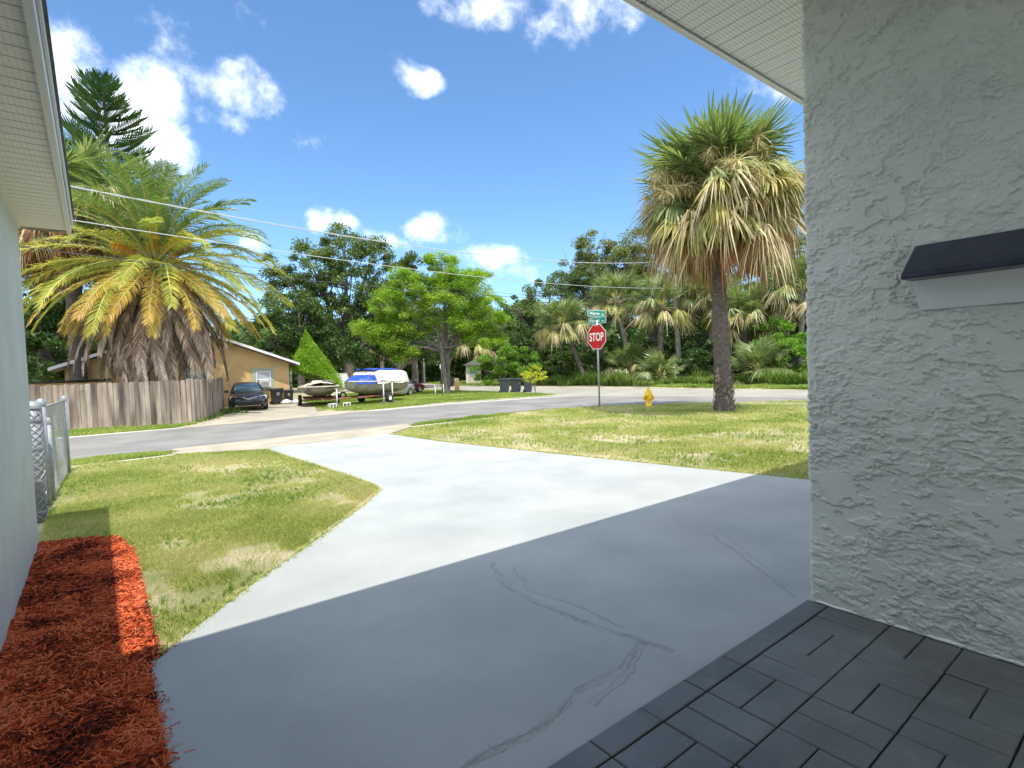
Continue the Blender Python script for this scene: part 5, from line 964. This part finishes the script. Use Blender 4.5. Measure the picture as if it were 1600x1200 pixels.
def blade(w_, h, z, rz, big, small, bx_, face=M['green']):
    e = bpy.data.objects.new('name_blade', None)
    mb = MB(); prism(mb, [(-w_/2,-h/2),(w_/2,-h/2),(w_/2,h/2),(-w_/2,h/2)], -.004, .004, 'y'); o = mb.obj('name_blade', M['white'], sg); o.location = (bx_, 0, z); o.rotation_euler = (0,0,rz)
    mb = MB(); prism(mb, [(-w_/2+.014,-h/2+.014),(w_/2-.014,-h/2+.014),(w_/2-.014,h/2-.014),(-w_/2+.014,h/2-.014)], -.0065, -.0045, 'y'); mb.obj('green_face', face, o)
    t1 = text(big, .15, M['white'], o, 'lettering', (w_*.56, h*.50), .001, .003); t1.rotation_euler = (R(90),0,0); t1.location = (-w_*.13, -.0085, 0)
    t2 = text(small, .08, M['white'], o, 'lettering', (w_*.15, h*.26), .001, .002); t2.rotation_euler = (R(90),0,0); t2.location = (w_*.335, -.0085, -.03)
blade(.86, .225, 3.17, 0, 'Warren', 'St', .02); blade(.80, .215, 2.935, R(-90), 'First', 'Ave', .035)
# back of another stop sign and other signs far off
bs = thing('stop_sign', 'pale back of a distant octagonal sign beside the feathery tree trunk', 'road sign', (19.0,32.1,0)); mb = MB(); tube(mb, [(0,0,0),(0,0,1.95)], .03, 8); mb.obj('post', M['signpost'], bs, True); o = octa(.33, -.01, .0, M['boxwhite'], 'sign_plate', bs, 1.65); o.rotation_euler = (0,0,R(60))
ys = thing('warning_sign', 'small yellow diamond warning sign far down the cross road', 'road sign', (24.6,50.4,0)); mb = MB(); tube(mb, [(0,0.03,0),(0,.03,1.3)], .03, 6); mb.obj('post', M['signpost'], ys, True)
mb = MB(); prism(mb, [(0,.98),(.34,1.32),(0,1.66),(-.34,1.32)], -.01, .01, 'y'); o = mb.obj('sign_plate', M['signy'], ys); o.rotation_euler = (0,0,R(-25))
pp = thing('pole', 'thin grey pole standing in the grass beyond the cross road', 'pole', (26.2,48.3,0)); mb = MB(); tube(mb, [(0,0,0),(0,0,3.5)], .07, 8); mb.obj('shaft', M['signpost'], pp, True)
wp = thing('wooden_post', 'stout brown timber post right behind the feathery tree trunks', 'post', (18.15,30.9,0)); mb = MB(); tube(mb, [(0,0,0),(0,0,2.3)], .14, 10); mb.obj('shaft', M['barkpale'], wp, True)
ub = thing('utility_box', 'tan orange roadside box right of the feathery tree trunks', 'utility box', (18.45,29.7,0), R(-30)); mb = MB(); bbox(mb, -.15,-.13,0,.15,.13,.84,.05); mb.obj('cabinet', M['orange'], ub); mb = MB(); box(mb, -.12,-.136,.60,.12,-.131,.74); mb.obj('label_plate', M['cream'], ub)
wf = thing('bench', 'small white metal bench left of the feathery tree trunks', 'bench', (15.35,26.6,0), R(-28)); mb = MB()
for x in (-.24,.24): tube(mb, [(x,-.15,0),(x,-.15,.34),(x,.15,.34),(x,.17,.62)], .018, 6); tube(mb, [(x,.15,0),(x,.15,.34)], .018, 6)
mb.obj('frame', M['white'], wf, True)
for k in range(3): mb = MB(); box(mb, -.24,-.14+k*.1,.36,.24,-.07+k*.1,.375); mb.obj('slat', M['grime'], wf)
for k in range(2): mb = MB(); box(mb, -.24,.150,.44+k*.1,.24,.162,.50+k*.1); mb.obj('slat', M['grime'], wf)
# hydrant
hy = thing('fire_hydrant', 'yellow fire hydrant on the lawn in front of the road left of the shaggy palm', 'hydrant', (14.36,11.25,0), R(20)); hy.scale = (1,1,1)
mb = MB(); lathe(mb, [(0,0),(.15,0),(.15,.03),(.105,.035),(.10,.34),(.115,.35),(.145,.36),(.145,.39),(.115,.40),(.112,.44),(.105,.50),(.075,.56),(.035,.585),(0,.59)], 20); mb.obj('barrel', M['hyd'], hy, True)
mb = MB(); lathe(mb, [(.035,0),(.035,.05),(.03,.07),(0,.075)], 6, (0,0,.585)); mb.obj('operating_nut', M['hyd'], hy)
for (a, r_, l_) in ((-55,.055,.17),(125,.055,.17),(-145,.07,.18)):
    mb = MB(); lathe(mb, [(r_*.8,.08),(r_*.8,l_-.05),(r_*1.15,l_-.045),(r_*1.15,l_-.005),(r_*.9,l_),(.02,l_),(.02,l_+.03),(0,l_+.03)], 12); o = mb.obj('nozzle_cap', M['hyd'], hy, True); o.location = (0,0,.30); o.rotation_euler = (R(90), 0, R(a)-R(90)+math.pi)
mb = MB(); lathe(mb, [(.15,.391),(.15,.398)], 20)
for k in range(8): a = k*math.pi/4; lathe(mb, [(.014,0),(.014,.02),(0,.022)], 6, (.132*math.cos(a), .132*math.sin(a), .39))
mb.obj('flange_bolts', M['hyd'], hy)
# ------------------------------------------------------------------ utility pole and cables
up = thing('utility_pole', 'slender grey wooden utility pole at the wood edge left of the shaggy palm', 'utility pole', (31.1,21.7,0)); mb = MB(); tube(mb, [(0,0,0),(-.12,.1,4),(-.22,.2,9.0)], [.19,.165,.12], 12); mb.obj('shaft', M['barkpale'], up, True)
mb = MB(); tube(mb, [(-.9,.6,8.3),(.6,-.35,8.3)], .05, 4); mb.obj('crossarm', M['barkpale'], up)
mb = MB(); tube(mb, [(.3,-.3,6.2),(1.5,-1.2,6.25)], .07, 8); mb.obj('splice_case', M['blackp'], up, True)
def cable(name, label, pts, r, m, twist=0):
    P = np.array(pts, float); t = np.concatenate([[0], np.cumsum(np.linalg.norm(np.diff(P[:, :2], axis=0), axis=1))]); c = np.polyfit(t, P[:,2], min(2, len(P)-1)) if len(P) > 3 else np.polyfit(t, P[:,2], 2)
    T = np.linspace(0, t[-1], 160 if not twist else 420); X = np.interp(T, t, P[:,0]); Y = np.interp(T, t, P[:,1]); Zz = np.polyval(c, T); mb = MB()
    if twist:
        for ph in (0, math.pi): tube(mb, [(x-.18*math.sin(.5*tt+ph)*0, y, z+twist*math.sin(tt*5.2+ph)) for x, y, z, tt in zip(X, Y, Zz, T)], r, 5, 0, False)
    else: tube(mb, list(zip(X, Y, Zz)), r, 5, 0, False)
    o = mb.obj(name, m, None, True); tag(o, label, 'cable')
cable('overhead_cable', 'topmost twisted pale power cable crossing the sky to the wood edge pole', [(-8,13.6,6.05),(-.22,15.2,5.81),(3.68,16.01,5.73),(7.83,16.87,5.8),(14.31,18.22,6.07),(25.83,20.61,7.39),(31.0,21.7,8.2)], .010, M['wire'], .013)
cable('overhead_cable', 'second pale cable from the top crossing the date palm crown', [(-8,13.6,5.25),(-.19,15.21,5.04),(3.99,16.07,4.95),(14.26,18.21,5.19),(25.73,20.59,5.85),(31.0,21.7,6.35)], .011, M['wire'])
cable('overhead_cable', 'lowest dark cable strung across the middle of the date palm', [(-8,13.6,4.55),(-1.21,14.99,4.34),(3.61,16.0,4.23),(14.22,18.2,4.43),(20.8,19.56,4.86),(31.0,21.7,5.75)], .009, M['wired'])
cable('overhead_cable', 'thin dark cable just above the lowest one over the date palm', [(-8,13.6,4.9),(-1.21,14.99,4.47),(2.06,15.67,4.42),(14.2,18.2,4.62),(20.8,19.6,5.0),(31.0,21.7,5.85)], .006, M['wired'])
cable('overhead_cable', 'pale cable running right from the pole behind the shaggy palm trunk', [(31.0,21.5,5.9),(36,19.6,6.05),(41.5,17.6,6.5),(52,13,7.4)], .02, M['wire'])
# ------------------------------------------------------------------ far house
fh = thing('far_house', 'low pale house half hidden behind the round bright green bush', 'house', (27.4,40.6,0), R(-35)); mb = MB(); box(mb, -1.0,0,0,.35,3,1.75); mb.obj('wall', M['cream'], fh)
mb = MB(); prism(mb, [(-1.25,1.72),(.6,1.72),(-.32,2.15)], -.3, 3.2, 'y'); mb.obj('roof', M['tarproof'], fh); mb = MB(); box(mb, -.6,-.02,.7,-.1,-.002,1.35); mb.obj('window', M['glass'], fh); mb = MB(); box(mb, -1.0,-.03,0,-.85,-.001,1.7); mb.obj('corner_board', M['white'], fh)

# ------------------------------------------------------------------ small untidy things: coarse tufts, ragged lawn edges, specks on the drive, spilled mulch
def edge_pts(poly, n, spread, rr):
    P = []; Ls = [math.dist(a, b) for a, b in zip(poly[:-1], poly[1:])]; T = sum(Ls)
    for k in range(n):
        u = rr.random()*T; i = 0
        while i < len(Ls)-1 and u > Ls[i]: u -= Ls[i]; i += 1
        a, b = poly[i], poly[i+1]; t = u/Ls[i]; o = rr.normal(0, spread)-spread*.6; nx, ny = (b[1]-a[1])/Ls[i], -(b[0]-a[0])/Ls[i]; P.append((a[0]+(b[0]-a[0])*t-nx*o, a[1]+(b[1]-a[1])*t-ny*o))
    return P
def tuftgrass(name, label, pts, h, m, seed, nb, wd):
    rr = np.random.default_rng(seed); P = np.repeat(np.array(pts), nb, axis=0); n = len(P); hh = np.repeat(h*rr.uniform(.5,1.3,len(pts)), nb)*rr.uniform(.6,1.1,n); a = rr.uniform(0,6.283,n); sp = rr.uniform(.1,.9,n)*hh
    d = np.column_stack([np.cos(a), np.sin(a), a*0]); sd = np.column_stack([-np.sin(a), np.cos(a), a*0])*(wd*rr.uniform(.6,1.3,n))[:,None]; c = np.column_stack([P+rr.normal(0,.008,(n,2)), np.zeros(n)]); up = np.array([0,0,1.])
    V = np.stack([c-sd, c+sd, c+d*(sp*.35)[:,None]+up*(hh*.62)[:,None]+sd*.8, c+d*(sp*.35)[:,None]+up*(hh*.62)[:,None]-sd*.8, c+d*sp[:,None]+up*(hh*.92)[:,None]], 1).reshape(-1,3); b = np.arange(n)[:,None]*5
    mb = MB(); mb.add(V, b+np.array([[0,1,2,3]])); mb.F.append(((b+np.array([[3,2,4]])).astype(np.int32), 0)); o = stuff(mb.obj(name, m)); tag(o, label, 'grass')
rr = np.random.default_rng(901)
M['tuft'] = leafmat('coarse_lawn_tufts', [(.10,.19,.03),(.20,.31,.05),(.34,.42,.10),(.52,.50,.22)], .35, .6, .9, .25)
P = rr.uniform((-.4,3.5),(2.8,12),(5200,2)); P = P[inpoly(P, LAWNL2)]; P = P[noise2(P[:,0]+5, P[:,1]+5, .6, 31)+.35*rr.random(len(P)) > .62]
tuftgrass('lawn_tufts', 'coarser green tufts dotted over the left lawn', P, .055, M['tuft'], 902, 11, .0022)
P = rr.uniform((5.4,1),(17,13),(9000,2)); P = P[inpoly(P, LAWNR)]; P = P[noise2(P[:,0]+5, P[:,1]+5, .7, 32)+.35*rr.random(len(P)) > .62]
tuftgrass('lawn_tufts', 'coarser green tufts dotted over the right lawn', P, .06, M['tuft'], 903, 11, .003)
tuftgrass('edge_grass', 'ragged grass leaning over the left edge of the white driveway', edge_pts([(.20,3.42),(.50,3.78),(.832,4.15),(1.28,4.62),(1.70,5.06),(2.25,5.67),(2.72,6.27),(2.78,7.2),(2.66,9.6),(2.58,11.4)], 1500, .018, rr), .05, M['grass'], 904, 9, .002)
tuftgrass('edge_grass', 'ragged grass leaning over the right edge of the white driveway', [(x+.02, y) for x, y in edge_pts([(6.9,1.2),(6.72,2.6),(6.55,3.45),(5.95,6.6),(5.45,9.5),(5.30,11.6)], 1700, .022, rr)], .055, M['grass'], 905, 9, .0026)
P = rr.uniform((.2,1.5),(6.6,11.3),(420,2)); P = P[inpoly(P, DRIVE)]; mb = MB(); leaves(mb, np.column_stack([P, np.full(len(P), .0305)]), .012, rr, .5, .95); stuff(mb.obj('grit', M['hair'], drive))
n = 70; y = rr.uniform(2.2,3.5,n); x = .15+rr.exponential(.018,n)+np.clip(y-3.34,0,1)*.85; a = rr.uniform(0,6.283,n); l = rr.uniform(.006,.022,n); q = np.column_stack([np.cos(a)*l, np.sin(a)*l, np.zeros(n)]); e = np.column_stack([-np.sin(a), np.cos(a), np.zeros(n)])*.0022; c = np.column_stack([x, y, np.full(n, .0315)])
mb = MB(); mb.add(np.stack([c-q-e, c+q-e*.6, c+q+e*.7+np.array([0,0,.004]), c-q+e], 1).reshape(-1,3), np.arange(4*n).reshape(n,4)); o = stuff(mb.obj('spilled_mulch', M['mulch'])); tag(o, 'stray red mulch chips scattered on the driveway edge beside the bed', 'mulch')
